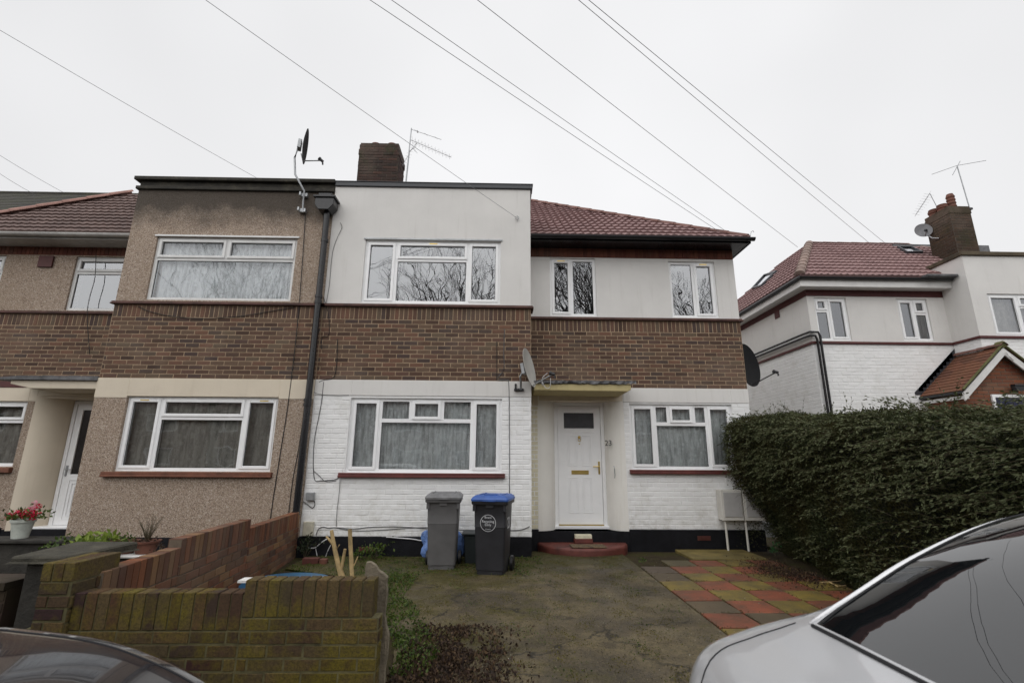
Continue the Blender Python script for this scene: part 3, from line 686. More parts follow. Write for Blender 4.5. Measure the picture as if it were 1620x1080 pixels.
# house number on the curved jamb, an iron hook beside it
def text(body, size, loc, mat, parent=None, rot=(R(90), 0, 0), depth=.004, name='lettering', sx=1.0):
    cu = bpy.data.curves.new(name, 'FONT'); cu.body = body; cu.size = size; cu.extrude = depth; cu.align_x = 'CENTER'; cu.align_y = 'CENTER'
    t = bpy.data.objects.new(name, cu); C.objects.link(t); dg = bpy.context.evaluated_depsgraph_get(); me = bpy.data.meshes.new_from_object(t.evaluated_get(dg))
    bpy.data.objects.remove(t); bpy.data.curves.remove(cu)
    o = bpy.data.objects.new(name, me); C.objects.link(o); me.materials.clear(); me.materials.append(mat); o.rotation_euler = rot; o.scale = (sx, 1, 1)
    off = Vector(loc)
    if parent is not None:
        o.parent = parent; q = parent
        while q is not None: off -= Vector(q.location); q = q.parent
    o.location = off; return o
text('23', .135, at(962.5, 701, 8.69), M['black'], H, rot=(R(90), 0, R(-35)), name='house_number', depth=.006)
p = at(971, 746, 8.66); MB().tube([(p.x, 8.62, p.z+.10), (p.x, 8.60, p.z+.05), (p.x+.005, 8.60, p.z-.05), (p.x+.005, 8.63, p.z-.10)], .008, 6).build('iron_hook', M['steel'], H)
# main roof
ez = 5.51; k75 = .75; A = (XP, 8.25, ez); B = (4.62, 8.25, ez); t_ = 4.2; Cc = (4.62-t_, 8.25+t_, ez+k75*t_); Dd = (XP, 8.25+t_, ez+k75*t_)
tiled('roof', M['tile_red'], H, A, B, Cc, Dd)
tiled('side_roof', M['tile_red'], H, B, (4.62, 16.6, ez), Cc, Cc, n_per=4)
MB().quad(Dd, Cc, (4.62, 16.6, ez), (XP, 16.6, ez)).build('rear_roof', M['tile_red'], H)
hipline('hip_tiles', M['hip_d'], H, (4.60, 8.28, ez+.05), (Cc[0], Cc[1], Cc[2]+.05), r=.085)
hipline('ridge_tiles', M['hip_d'], H, (Cc[0], Cc[1], Cc[2]+.04), (XP, Cc[1], Cc[2]+.04), r=.085)
b = MB(); b.box(.485, 4.64, 8.27, 8.295, 5.425, 5.51); b.box(4.615, 4.64, 8.295, 16, 5.425, 5.51); b.box(.485, 4.61, 8.296, RY, 5.435, 5.45); b.box(XR, 4.61, RY, 16, 5.435, 5.45)
b.build('fascia', M['black_gloss'], H, bevel=.003)
gutter('gutter', M['black'], H, .50, 4.68, 8.215, 5.50)
# roof-corner bracket wire
p = (4.60, 8.2, 5.52); MB().tube([p, (4.62, 8.19, 5.62), (4.66, 8.19, 5.64), (4.67, 8.19, 5.61)], .006, 5).build('corner_hook', M['steel'], H)
# chimney on the party line
b = MB(); cx0, cx1, cy0, cy1 = -3.57, -2.60, 10.5, 11.14; b.box(cx0, cx1, cy0, cy1, 5.9, 8.99); ch = b.build('chimney', M['chim_mortar'], H)
b = MB(); brickface(b, (0, cy0, 0), *FY, cx0, cx1, 6.2, 8.70, jit=.003, rel=.008); brickface(b, (cx1, 0, 0), (0, 1, 0), (1, 0, 0), cy0, cy1, 6.2, 8.70, jit=.003, rel=.008)
brickface(b, (cx0, 0, 0), (0, 1, 0), (-1, 0, 0), cy0, cy1, 6.2, 8.99, jit=.003)
b.build('chimney_bricks', M['chim_brick'], ch)
b = MB(); b.box(cx0-.012, cx1+.02, cy0-.012, cy1+.02, 8.70, 8.85); brickface(b, (0, cy0-.012, 0), *FY, cx0-.012, cx1+.012, 8.70, 8.85, jit=.003); b.box(cx0+.02, cx1-.02, cy0-.0, cy1, 8.99, 9.03); brickface(b, (0, cy0, 0), *FY, cx0, cx1, 8.85, 8.99)
b.build('chimney_cap', M['chim_brick'], ch)
for xx in (-3.27, -2.86):
    MB().lathe([(.13, 0), (.15, .02), (.14, .06), (.125, .12), (.135, .17), (.13, .2), (.09, .2), (.085, .02)], (xx, 10.85, 9.02), 20).build('chimney_pot', M['terra'], ch, smooth=40)
# air bricks in the plinths
M['airbrick'] = simple('dark_terracotta_vent', c4(.10, .03, .022), .8, nscale=20)
for (xx, yy, zz) in ((-2.05, BY-.028, .12), (3.42, RY-.028, .20)):
    b = MB(); b.box(xx-.11, xx+.11, yy-.008, yy+.01, zz-.035, zz+.035)
    for q in range(5): b.box(xx-.095, xx+.095, yy-.014, yy-.009, zz-.028+q*.013, zz-.022+q*.013)
    b.build('air_brick', M['airbrick'], H)

# ------------------------------------------------------------------ the pebbledashed neighbour
N1 = empty('terraced_house', (-6.0, 8.0, 0), 'pebbledashed terraced house with cream lintel bands and brown brick band left of the white one', 'house', 'houses of the brown brick terrace')
L1 = (-6.13, -3.665, 4.085, 5.26); L2 = (-6.1, -3.655, 1.25, 2.43)
bay(N1, -6.62, XP-.004, [L2], [L1], 'dash')
b = MB(); b.box(-6.66, XP-.004, BY-.045, BY+.3, 6.172, 6.235); b.box(-6.62, XP-.004, BY-.0, BY+.28, 6.236, 6.345); b.box(-6.70, XP+.0, BY-.07, BY+.34, 6.346, 6.415)
b.box(-6.66, -6.4, BY+.3, 10.4, 6.172, 6.345)
b.build('parapet_coping', M['coping'], N1, bevel=.008)
window(N1, *L1, BY, [(0, .5, .66, 1, 's'), (.5, 1, .66, 1, 's'), (0, 1, 0, .66, 'f')], frame='upvc_old', gl='glass_low', curtain='lace_bright', folds=26)
MB().box(L1[0]-.03, L1[1]+.03, BY-.02, BY-.001, L1[3]+.001, L1[3]+.03).build('drip_strip', M['upvc_old'], N1)
window(N1, *L2, BY, [(0, .22, 0, 1, 's'), (.22, .785, 0, .72, 'f'), (.22, .785, .72, 1, 's'), (.785, 1, 0, 1, 's')], gl='glass_low', curtain='lace_dim', folds=9,
       drape=[(.07, .095), (.13, .15), (.30, .325), (.43, .455), (.52, .54), (.60, .63), (.71, .73), (.84, .865), (.93, .95)], nvent=[(.11, .95), (.9, .95)])
b = MB(); b.box(L2[0]-.14, L2[1]+.05, BY-.085, BY+.03, 1.165, 1.20); b.box(L2[0]-.14, L2[1]+.05, BY-.07, BY+.03, 1.2005, 1.245); b.build('window_sill', M['sill_raw'], N1, bevel=.006)
LU1 = (-8.04, -7.05, 4.07, 5.13); LU2 = (-10.3, -9.33, 4.07, 5.13); LG = (-10.15, -8.27, 1.30, 2.40); LD = (-8.13, -6.61, .28, 2.5)
recess(N1, -10.38, -6.62, [LG, LD], [LU1, LU2], 'dash', ez=5.17)
for Wn in (LU1, LU2): window(N1, *Wn, RY, [(0, 1, .72, 1, 's'), (0, 1, 0, .72, 'f')], frame='upvc_old', nvent=())
window(N1, *LG, RY, [(0, .3, 0, 1, 's'), (.3, .66, .7, 1, 's'), (.66, 1, .7, 1, 's'), (.3, 1, 0, .7, 'f')], gl='glass_low', curtain='lace_dim', folds=8, drape=[(.4, .43), (.7, .73), (.9, .92)])
b = MB(); b.box(LG[0]-.05, LG[1]+.02, RY-.085, RY+.03, 1.20, 1.285); b.build('window_sill', M['sill_raw'], N1, bevel=.006)
jamb(N1, -8.13, -7.76, RY-.03, 8.98, .28, 2.5, M['cream_render'])
MB().box(-8.13, -8.129, RY, RY+.01, .28, .3).build('jamb_stop', M['cream_render'], N1)
MB().box(-8.13, -6.62, RY+.0, 9.1, 2.462, 2.498).build('door_soffit', M['cream_render'], N1)
b = MB(); b.box(-7.75, -7.685, 8.95, 9.02, .30, 2.45); b.box(-7.685, -6.7, 8.95, 9.02, 2.39, 2.45); b.box(-7.95, -6.65, 8.72, 9.02, .285, .33); b.build('door_frame', M['upvc'], N1, bevel=.005)
b = MB(); b.box(-7.68, -6.75, 8.965, 9.01, .335, 1.17); b.box(-7.68, -7.575, 8.965, 9.01, 1.1705, 2.385); b.box(-6.88, -6.75, 8.965, 9.01, 1.1705, 2.385); b.box(-7.5745, -6.8805, 8.965, 9.01, 2.29, 2.385)
d2 = b.build('front_door', M['upvc'], N1)
b = MB()
for q in range(4):
    e = .055*q; x0_, x1_, z0_, z1_ = -7.56+e, -6.88-e, .42+e, 1.08-e
    b.box(x0_, x1_, 8.953, 8.9645, z0_, z0_+.014); b.box(x0_, x1_, 8.953, 8.9645, z1_-.014, z1_); b.box(x0_, x0_+.014, 8.953, 8.9645, z0_+.014, z1_-.014)
b.build('panel_moulding', M['upvc'], d2, bevel=.003)
b = MB(); b.box(-7.655, -7.625, 8.95, 8.964, 1.14, 1.32); b.tube([(-7.64, 8.955, 1.25), (-7.64, 8.92, 1.25), (-7.54, 8.92, 1.25)], .008, 6); b.build('door_handle', M['steel'], d2)
MB().box(-7.58, -6.87, 8.985, 8.99, 1.17, 2.3).build('door_pane', simple('dark_door_glass', c4(.03, .028, .027), .15), d2)
b = MB(); b.prism([(-8.05, 2.62), (-7.7, 2.545), (-6.62, 2.545), (-6.62, 2.68), (-8.05, 2.68)], 8.02, RY-.02); c2 = b.build('door_canopy', M['cream_render'], N1, bevel=.008)
MB().prism([(-8.28, 2.685), (-6.62, 2.683), (-6.62, 2.75), (-7.9, 2.745), (-8.2, 2.72)], 7.97, RY).build('lead_covering', M['lead'], c2)
MB().box(-7.85, -6.62, 8.1, 8.62, 0, .2).build('door_step', M['plinth'], N1, bevel=.01)
MB().box(-8.69, -8.43, RY-.04, RY-.0145, 4.90, 5.12).build('vent_block', M['red_paint'], N1)
MB().box(-9.0, -8.35, RY-.03, RY-.001, 2.645, 2.75).build('painted_bricks', M['red_paint'], N1)
# its roof, gutter and hip
lz = 5.43; kz = 1.0
PA = (-10.62, 8.25, lz); PT = (-8.5, 10.1, lz+kz*1.85); 
tiled('roof', M['tile_brown'], N1, PA, (-6.3, 8.25, lz), (-6.3, 10.1, lz+kz*1.85), PT, course=.20, tw=.30, amp=.016, step=.034)
hipline('hip_tiles', M['hip'], N1, (-10.62, 8.25, lz+.06), (PT[0], PT[1], PT[2]+.06), r=.10)
MB().quad(PT, (XP, 10.1, PT[2]), (XP, 12.2, lz), (-10.6, 12.2, lz)).quad(PA, PT, PT, (-10.6, 12.2, lz)).build('rear_roof', M['tile_brown'], N1)
gutter('gutter', M['grey_gutter'], N1, -10.7, -6.6, 8.2, lz-.045, .055)
b = MB(); b.box(-10.6, -6.62, 8.26, 8.285, lz-.125, lz-.01); b.box(-10.6, -6.62, 8.286, RY, lz-.115, lz-.10); b.build('fascia', M['grey_gutter'], N1)
# rainwater hopper and downpipe between the two houses
hb = MB(); hx = -3.17
hb.prism([(hx-.16, 5.98), (hx+.17, 5.98), (hx+.17, 5.80), (hx+.09, 5.70), (hx-.09, 5.70), (hx-.16, 5.80)], 7.74, 7.98); hb.box(hx-.19, hx+.20, 7.71, 7.985, 5.925, 5.965); hb.box(hx-.12, hx+.12, 7.76, 7.97, 5.981, 6.03)
hp = hb.build('rainwater_hopper', M['black_gloss'], N1, bevel=.008)
b = MB(); b.tube([(-3.15, 7.88, 5.7), (-3.15, 7.90, 5.0), (-3.14, 7.90, 3.0), (-3.14, 7.90, 1.5), (-3.14, 7.89, .0)], .052, 12)
for zz in (5.15, 4.12, 4.02, 2.35, 2.28, .62): b.tube([(-3.145, 7.90, zz), (-3.145, 7.90, zz+.05)], .063, 12)
b.build('downpipe', M['black_gloss'], N1, smooth=40)
# far mossy roof further left
N2 = empty('terraced_house', (-14, 14, 0), 'house further left showing only its dark mossy slate roof', 'house', 'houses of the brown brick terrace')
tiled('roof', M['tile_dark'], N2, (-26, 12.3, 7.67), (-6.4, 12.3, 7.67), (-6.4, 15, 10.10), (-26, 15, 10.10), course=.22, tw=.3, amp=.0, step=.012, n_per=2)
MB().box(-26, -6.6, 12.6, 17, 0, 7.9).build('wall', M['brick'], N2)
MB().tube([(-26, 15, 10.09), (-6.4, 15, 10.09)], .07, 8).build('ridge_tiles', M['tile_dark'], N2)
# ------------------------------------------------------------------ white painted house on the right
N3 = empty('detached_house', (9, 10.3, 0), 'white house beyond the hedge with red tiled hipped roof and gabled brick porch', 'house')
FYr = 10.3; BX = 10.06; BYr = 9.66; SX = 6.9
K1 = (7.06, 7.80, 4.085, 5.085); K2 = (8.97, 9.67, 4.10, 5.08); K3 = (10.42, 12.0, 4.06, 5.0)
b = MB(); slab_wall(b, SX, BX, -.1, 4.0, FYr, .25); b.box(SX, SX+.25, FYr+.25, 17, -.1, 4.0); slab_wall(b, BX, 14.5, -.1, 4.0, BYr, .25); b.box(BX, BX+.25, BYr+.25, FYr, -.1, 4.0); b.build('mortar_joints', M['white_brick'], N3)
b = MB(); brickface(b, (0, FYr, 0), *FY, SX, BX, 1.2, 3.995, jit=.002); brickface(b, (SX, 0, 0), (0, 1, 0), (-1, 0, 0), FYr, 16, 1.2, 3.995, jit=.002); brickface(b, (0, BYr, 0), *FY, BX, 14.0, 1.2, 3.995, jit=.002)
brickface(b, (BX, 0, 0), (0, 1, 0), (-1, 0, 0), BYr, FYr, 1.2, 3.995, jit=.002); b.build('painted_brickwork', M['white_brick'], N3)
b = MB(); slab_wall(b, SX, BX, 4.055, 5.12, FYr, .25, [K1, K2]); b.box(SX, SX+.25, FYr+.25, 17, 4.055, 5.12); slab_wall(b, BX, 14.5, 4.055, 5.87, BYr, .25, [K3]); b.box(BX, BX+.22, BYr+.25, 11.9, 4.055, 5.87)
b.build('upper_wall', M['white_render'], N3)
b = MB(); b.box(SX-.045, BX-.0, FYr-.045, FYr+.2, 4.0, 4.052); b.box(SX-.045, SX+.2, FYr+.2, 16, 4.0, 4.052); b.box(BX-.045, 14.5, BYr-.045, BYr+.2, 4.0, 4.052); b.box(BX-.045, BX+.2, BYr+.2, FYr-.046, 4.0, 4.052)
b.build('string_course', M['red_paint'], N3, bevel=.005)
b = MB(); b.box(SX-.015, BX-.001, FYr-.015, FYr+.24, 5.122, 5.30); b.box(SX-.015, SX+.24, FYr+.24, 17, 5.122, 5.30); b.box(SX-.02, SX-.001, 11.4, 11.6, 4.95, 5.12); b.build('eaves_band', M['red_paint'], N3)
b = MB(); b.box(SX-.28, BX-.004, 10.02, 10.045, 5.25, 5.42); b.box(SX-.28, SX-.255, 10.045, 17, 5.25, 5.42); b.box(SX-.255, BX-.004, 10.046, FYr-.016, 5.262, 5.28); b.box(SX-.255, SX-.016, FYr-.016, 17, 5.262, 5.28)
b.build('fascia', M['white_paint'], N3, bevel=.004)
gutter('gutter', M['black'], N3, SX-.34, BX-.02, 9.965, 5.45, .05)
b = MB(); b.tube([(SX-.31, 9.97, 5.43), (SX-.31, 17, 5.43)], .05, 8); b.build('side_gutter', M['black'], N3)
b = MB(); b.box(9.35, 10.045, 9.80, 10.04, 5.44, 5.50); b.build('lead_corner', M['lead'], N3, bevel=.01)
window(N3, *K1, FYr, [(0, .42, .70, 1, 's'), (0, .42, 0, .70, 'f'), (.42, 1, 0, 1, 's')], gl='glass', frame='upvc', marg=.1)
window(N3, *K2, FYr, [(0, .55, 0, 1, 's'), (.55, 1, .66, 1, 's'), (.55, 1, 0, .66, 'f')], gl='glass', frame='upvc')
window(N3, *K3, BYr, [(0, .42, 0, 1, 's'), (.42, 1, .7, 1, 's'), (.42, 1, 0, .7, 'f')], gl='glass', curtain='lace_dim', folds=8)
b = MB(); b.box(BX-.04, 14.6, BYr-.05, BYr+.3, 5.872, 5.96); b.box(BX-.04, BX+.26, BYr+.3, 11.9, 5.872, 5.96); b.build('parapet_coping', simple('mossy_brown_coping', c4(.085, .065, .04), .85, nscale=7, amt=.5, bump=.6), N3, bevel=.008)
# roof
rz = 5.48; YR_ = 12.9; zR = rz+.75*(YR_-9.98)
tiled('roof', M['tile_red'], N3, (6.6, 9.98, rz), (13.2, 9.98, rz), (11.9, YR_, zR), (8.95, YR_, zR))
tiled('side_roof', M['tile_red'], N3, (6.6, 17.0, rz), (6.6, 9.98, rz), (8.95, YR_, zR), (8.95, 14.1, zR))
MB().quad((8.95, YR_, zR), (11.9, YR_, zR), (14, 17, rz), (6.6, 17, rz)).build('rear_roof', M['tile_red'], N3)
hipline('hip_tiles', M['hip_r'], N3, (6.6, 9.98, rz+.05), (8.95, YR_, zR+.03), r=.105)
hipline('ridge_tiles', M['hip_d'], N3, (8.95, YR_, zR+.03), (11.9, YR_, zR+.03), r=.06)
hipline('far_hip_tiles', M['hip_r'], N3, (12.45, 11.7, 6.86), (11.9, YR_, zR+.02), r=.06)
MB().box(11.2, 14, 12.6, 14.5, 6.2, 7.55).build('flat_dormer', M['lead'], N3)
def onplane(px, py, P, Nn):
    d = ray(px, py); o = Vector((0, 0, EYE)); t = (Vector(P)-o).dot(Nn)/d.dot(Nn); return o+d*t
nf = Vector((0, -.75, 1)).normalized()
q = [onplane(px, py, (6.6, 9.98, rz), nf) for px, py in ((1418, 394.5), (1440, 394.5), (1459, 403), (1434, 403.5))]
def skylight(q, Nn):
    o_ = MB(); cc = sum(q, Vector())/4
    for a in range(4):
        p0, p1 = q[a], q[(a+1) % 4]; i0, i1 = p0+(cc-p0)*.14, p1+(cc-p1)*.14
        o_.add([p0+Nn*.02, p1+Nn*.02, p1+Nn*.10, p0+Nn*.10, i0+Nn*.02, i1+Nn*.02, i1+Nn*.10, i0+Nn*.10], [(0, 1, 2, 3), (4, 5, 6, 7), (3, 2, 6, 7), (0, 1, 5, 4)])
    s = o_.build('skylight', M['flashing'], N3)
    gq = [p+(cc-p)*.14+Nn*.06 for p in q]; gq = gq if (gq[1]-gq[0]).cross(gq[2]-gq[0]).z > 0 else gq[::-1]; MB().add(gq, [(0, 1, 2, 3)]).build('skylight_pane', M['glass'], s, fix=False)
    MB().add([p+Nn*.035 for p in q], [(0, 1, 2, 3)]).build('skylight_blind', M['room_mid'], s)
skylight(q, nf)
ns = Vector((-(zR-rz), 0, 2.35)).normalized()
if ns.x > 0: ns = -ns
q = [onplane(px, py, (6.6, 9.98, rz), ns) for px, py in ((1232, 431), (1212, 437), (1192, 459), (1207, 455))]
skylight(q, ns)
# chimney
b = MB(); a0, a1, e0, e1 = 11.3, 11.85, 10.9, 11.6; b.box(a0, a1, e0, e1, 5.9, 7.65); ch = b.build('chimney', M['chim_mortar'], N3)
M['chim2'] = brickmat('mossy_chimney_brick', [c4(.045, .03, .022), c4(.075, .045, .03), c4(.055, .036, .025), c4(.095, .058, .036)], c4(.035, .038, .014), .3)
b = MB(); brickface(b, (0, e0, 0), *FY, a0, a1, 6.0, 7.6, jit=.002); brickface(b, (a0, 0, 0), (0, 1, 0), (-1, 0, 0), e0, e1, 6.0, 7.6, jit=.002); b.box(a0-.012, a1+.012, e0-.012, e1+.012, 7.6, 7.7); b.box(a0, a1, e0, e1, 7.701, 7.80)
b.build('chimney_bricks', M['chim2'], ch)
for (yy, xx, h, r_) in ((11.42, 11.42, .18, .115), (11.2, 11.45, .20, .115), (11.1, 11.62, .46, .085)):
    pr = [(r_*1.1, 0), (r_, .04), (r_, h-.12), (r_*1.15, h-.1), (r_*1.15, h-.05), (r_*.95, h-.04), (r_, h), (r_*.7, h), (r_*.6, .0)]
    if h > .4: pr = [(r_*1.1, 0)]+[(r_*(1.15 if i % 2 else .95), .06+.045*i) for i in range(8)]+[(r_*1.1, h-.08), (r_*.8, h), (r_*.5, h), (r_*.5, .1)]
    MB().lathe(pr, (xx, yy, 7.79), 18).build('chimney_pot', M['terra'], ch, smooth=40)
# black soil pipes along the side and down the corner
for dd, zz in ((0, 4.19), (.075, 4.27)):
    MB().tube([(SX-.07, 15.5, zz), (SX-.07, 10.5, zz), (SX-.05, 10.28, zz+.0), (SX+.02+dd, 10.22, zz-.02), (SX+.05+dd, 10.22, zz-.12), (SX+.05+dd, 10.22, 2.5), (SX+.05+dd, 10.22, .1)], .026, 8).build('downpipe', M['black_gloss'], N3, smooth=40)
MB().box(SX-.012, SX-.001, 12.0, 12.2, 2.45, 2.6).build('air_brick', M['room_mid'], N3)
# gabled porch
px0, px1, pz0, pz1, pyf = 8.5, 10.5, 2.84, 3.76, 9.05; pm = (px0+px1)/2
R_ = at(1586, 546, 1); tR = (3.76-EYE)/(R_.z-EYE); pyf = R_.y*tR; pm = R_.x*tR
dW = 1.02
P = MB(); P.box(pm-dW+.14, pm+dW-.14, pyf+.14, FYr-.002, 0, 2.86); P.prism([(pm-dW+.14, 2.86), (pm+dW-.14, 2.86), (pm, 3.66)], pyf+.14, FYr-.01)
pm_o = P.build('porch', M['party_mortar'], N3)
P = MB(); wq = at(1566, 624, pyf+.14); wop = (wq.x, pm+.62, 1.0, wq.z); brickface(P, (0, pyf+.14, 0), *FY, pm-dW+.14, pm+dW-.14, 1.2, 2.86, [wop])
for r_i in range(10):
    z0_ = 2.86+r_i*.0769; hw = (dW-.14)*(1-(z0_+.077-2.86)/.82)
    if hw > .08: brickface(P, (0, pyf+.14, 0), *FY, pm-hw, pm+hw, z0_, z0_+.0769, phase=.05*(r_i % 2)*2.2)
brickface(P, (pm-dW+.14, 0, 0), (0, 1, 0), (-1, 0, 0), pyf+.14, FYr, 1.2, 2.86)
M['porch_brick'] = brickmat('orange_red_brick', [c4(.22, .07, .035), c4(.28, .10, .05), c4(.18, .055, .03), c4(.25, .12, .07)]); P.build('porch_brickwork', M['porch_brick'], pm_o)
for sgn in (-1, 1):
    e = Vector((pm+sgn*dW, pyf, pz0)); 
    if sgn < 0: tiled('porch_roof', M['tile_clay'], pm_o, (pm-dW, FYr-.02, pz0), (pm-dW, pyf, pz0), (pm, pyf, 3.76), (pm, FYr-.02, 3.76), course=.105, tw=.17, amp=0, step=.012, n_per=2)
    else: tiled('porch_roof', M['tile_clay'], pm_o, (pm+dW, pyf, pz0), (pm+dW, FYr-.02, pz0), (pm, FYr-.02, 3.76), (pm, pyf, 3.76), course=.105, tw=.17, amp=0, step=.012, n_per=2)
    b = MB(); s_ = sgn
    b.add([(pm+s_*dW, pyf-.0, pz0-.05), (pm, pyf-.0, 3.71), (pm, pyf-.0, 3.56), (pm+s_*(dW-.02), pyf-.0, pz0-.20), (pm+s_*dW, pyf+.03, pz0-.05), (pm, pyf+.03, 3.71), (pm, pyf+.03, 3.56), (pm+s_*(dW-.02), pyf+.03, pz0-.20)],
          [(0, 1, 2, 3), (4, 5, 6, 7), (0, 1, 5, 4), (3, 2, 6, 7), (0, 3, 7, 4)]); b.build('bargeboard', M['white_paint'], pm_o)
hipline('porch_ridge', M['hip_d'], pm_o, (pm, FYr, 3.77), (pm, pyf-.03, 3.77), r=.08)
b = MB(); b.tube([(pm+s_*0, pyf-.02, 3.78), (pm, pyf+.1, 3.78)], .07, 8); b.build('ridge_end', simple('mossy_mortar_end', c4(.13, .12, .05), .9), pm_o)
b = MB(); b.tube([(pm, pyf-.012, 3.78), (pm-dW, pyf-.012, pz0+.02)], .022, 6); b.tube([(pm, pyf-.012, 3.78), (pm+dW, pyf-.012, pz0+.02)], .022, 6); b.build('mossy_verge', simple('mossy_verge_mortar', c4(.10, .10, .035), .9), pm_o)
b = MB(); b.tube([(pm+.02, pyf-.03, 3.62), (pm+.04, pyf-.05, 3.52), (pm+.10, pyf-.05, 3.44)], .016, 6); b.build('finial_hook', M['white_paint'], pm_o)
b = MB(); b.box(pm-dW-.03, pm-dW+.02, pyf+.02, FYr-.02, pz0-.06, pz0-.01); b.build('porch_gutter', M['black'], pm_o); b = MB(); b.box(pm-dW+.03, pm-dW+.14, pyf+.04, FYr-.02, pz0-.16, pz0-.095); b.build('porch_soffit', M['white_paint'], pm_o)
# stepped lead flashing
b = MB(); ns_ = 11
for i in range(ns_):
    t = i/ns_; x = pm-dW+dW*t*.98; z = pz0+.02+.92*t*.98; b.add([(x-.09, FYr-.014, z+.02), (x+.11, FYr-.014, z+.02), (x+.11, FYr-.014, z+.26), (x-.09, FYr-.014, z+.08), (x-.09, FYr-.009, z+.02), (x+.11, FYr-.009, z+.02), (x+.11, FYr-.009, z+.20), (x-.09, FYr-.009, z+.075)], [(0, 1, 2, 3), (4, 5, 6, 7), (0, 1, 5, 4), (1, 2, 6, 5), (2, 3, 7, 6), (3, 0, 4, 7)])
b.build('stepped_flashing', M['flashing'], pm_o)
w_ = wop; b = MB(); 
for a in ((w_[0], w_[0]+.06, w_[2], w_[3]), (w_[1]-.06, w_[1], w_[2], w_[3]), (w_[0]+.06, w_[1]-.06, w_[3]-.06, w_[3])): b.box(a[0], a[1], pyf+.10, pyf+.139, a[2], a[3])
pw = b.build('porch_window', M['upvc'], pm_o, bevel=.004)
MB().box(w_[0]+.06, w_[1]-.06, pyf+.12, pyf+.138, w_[2], w_[3]-.06).build('blue_door', simple('dark_blue_door', c4(.012, .016, .05), .3), pw)
b = MB(); b.box(pm+.02, pm+.24, pyf-.04, pyf+.06, 2.93, 2.97); b.prism([(pm+.0, 2.93), (pm+.26, 2.93), (pm+.18, 2.84), (pm+.06, 2.84)], pyf-.03, pyf+.05); b.box(pm+.11, pm+.15, pyf+.05, pyf+.13, 2.8, 2.93); tag(b.build('wall_lamp', M['black'], None, bevel=.004), 'small black floodlight on the brick gable of the porch', 'wall lamp')

# ------------------------------------------------------------------ satellite dishes and aerials
def dish(name, c, face, r, mat, label, mount, tilt=1.18, wallpt=None, armlen=.42, backmat='steel', rx_=1.0):
    root = empty(name, tuple(mount[0]), label, 'satellite dish', None)
    f = Vector(face).normalized(); c = Vector(c); a = f.cross(Vector((0, 0, 1))).normalized(); u = a.cross(f)
    d = MB(); n = 40; vs = []; rings = 8
    for side in (0, 1):
        for i in range(rings+1):
            rr = r*i/rings; dep = .16*r*((rr/r)**2)
            for k in range(n):
                an = 2*math.pi*k/n; vs.append(c+a*math.cos(an)*rr*rx_+u*math.sin(an)*rr*tilt+f*(dep-.16*r-(.006 if side else 0)))
    m1 = (rings+1)*n; fs = []
    for s in (0, m1):
        for i in range(rings):
            for k in range(n): fs.append((s+i*n+k, s+i*n+(k+1) % n, s+(i+1)*n+(k+1) % n, s+(i+1)*n+k))
    for k in range(n): fs.append((rings*n+k, rings*n+(k+1) % n, m1+rings*n+(k+1) % n, m1+rings*n+k))
    d.add(vs, fs); d.build('reflector', mat, root, smooth=50)
    arm = MB(); base = c-u*r*tilt*.92-f*.01; tip = c-u*r*tilt*.62+f*armlen; arm.tube([c-u*r*tilt*.5-f*r*.2, base, tip], .011, 6); arm.build('feed_arm', M[backmat], root)
    l = MB(); t = (c-tip).normalized(); l.tube([tip-t*.03, tip+t*.035], .026, 12); l.tube([tip+t*.036, tip+t*.06], .034, 12); l.tube([tip-t*.03-Vector((0, 0, .02)), tip-t*.03-Vector((0, 0, .06))], .014, 6); l.build('receiver', M['black'], root)
    b = MB(); bk = c-f*(.16*r+.06); b.box(-.07, .07, -.03, .03, -.09, .09, Matrix.Translation(bk) @ Matrix((tuple(a)+(0,), tuple(f)+(0,), tuple(u)+(0,), (0, 0, 0, 1))).transposed()); b.build('back_bracket', M[backmat], root, bevel=.006)
    mt = MB(); mt.tube([bk]+[Vector(p) for p in mount[::-1]], .018, 8)
    mt.build('mast', M[backmat], root, smooth=50)
    return root, c, f, u, tip
p = at(484, 232, 7.8)
r1_, *_ = dish('satellite_dish', p, (.88, .30, -.05), .28, M['dish_dark'], 'dark satellite dish on a bent pole above the pebbledashed parapet, seen edge on', [(at(479, 336, 7.93)), at(480, 318, 7.93), at(481, 302, 7.86), at(467, 276, 7.80), at(466, 250, 7.80), at(471, 236, 7.80)], armlen=.30)
for (px, py) in ((482, 310), (479, 334)):
    b = MB(); q = at(px, py, 7.97); b.box(q.x-.06, q.x+.06, 7.93, 7.998, q.z-.035, q.z+.035); b.box(q.x-.075, q.x-.04, 7.90, 7.93, q.z-.02, q.z+.05); b.box(q.x+.04, q.x+.075, 7.90, 7.93, q.z-.05, q.z+.02); b.build('wall_clamp', M['steel'], r1_, bevel=.004)
p = at(838, 581, 7.78)
r2_, c2_, f2_, u2_, tip2 = dish('satellite_dish', p, (.93, -.36, .20), .28, M['dish_grey'], 'grey satellite dish on the white bay corner beside the door canopy', [(at(824, 617, 7.95)), at(824, 603, 7.88), at(823, 596, 7.82)], armlen=.36)
b = MB(); q = at(821, 616, 7.95); b.box(q.x-.08, q.x+.08, 7.93, 7.996, q.z-.02, q.z+.015); b.box(q.x-.07, q.x-.04, 7.96, 7.996, q.z, q.z+.1); b.build('wall_plate', M['black_gloss'], r2_, bevel=.004)
p = at(1184, 577, 9.0)
dish('satellite_dish', p, (.55, -.82, .10), .40, M['dish_dark'], 'black satellite dish on the end wall with its arm reaching towards the hedge', [(XR+.01, 9.1, 3.0), (4.62, 9.05, 3.05)], armlen=.48, backmat='black', tilt=1.06)
M['dish_mid'] = simple('dull_grey_dish', c4(.17, .17, .18), .6)
p = at(1461, 364, 11.5)
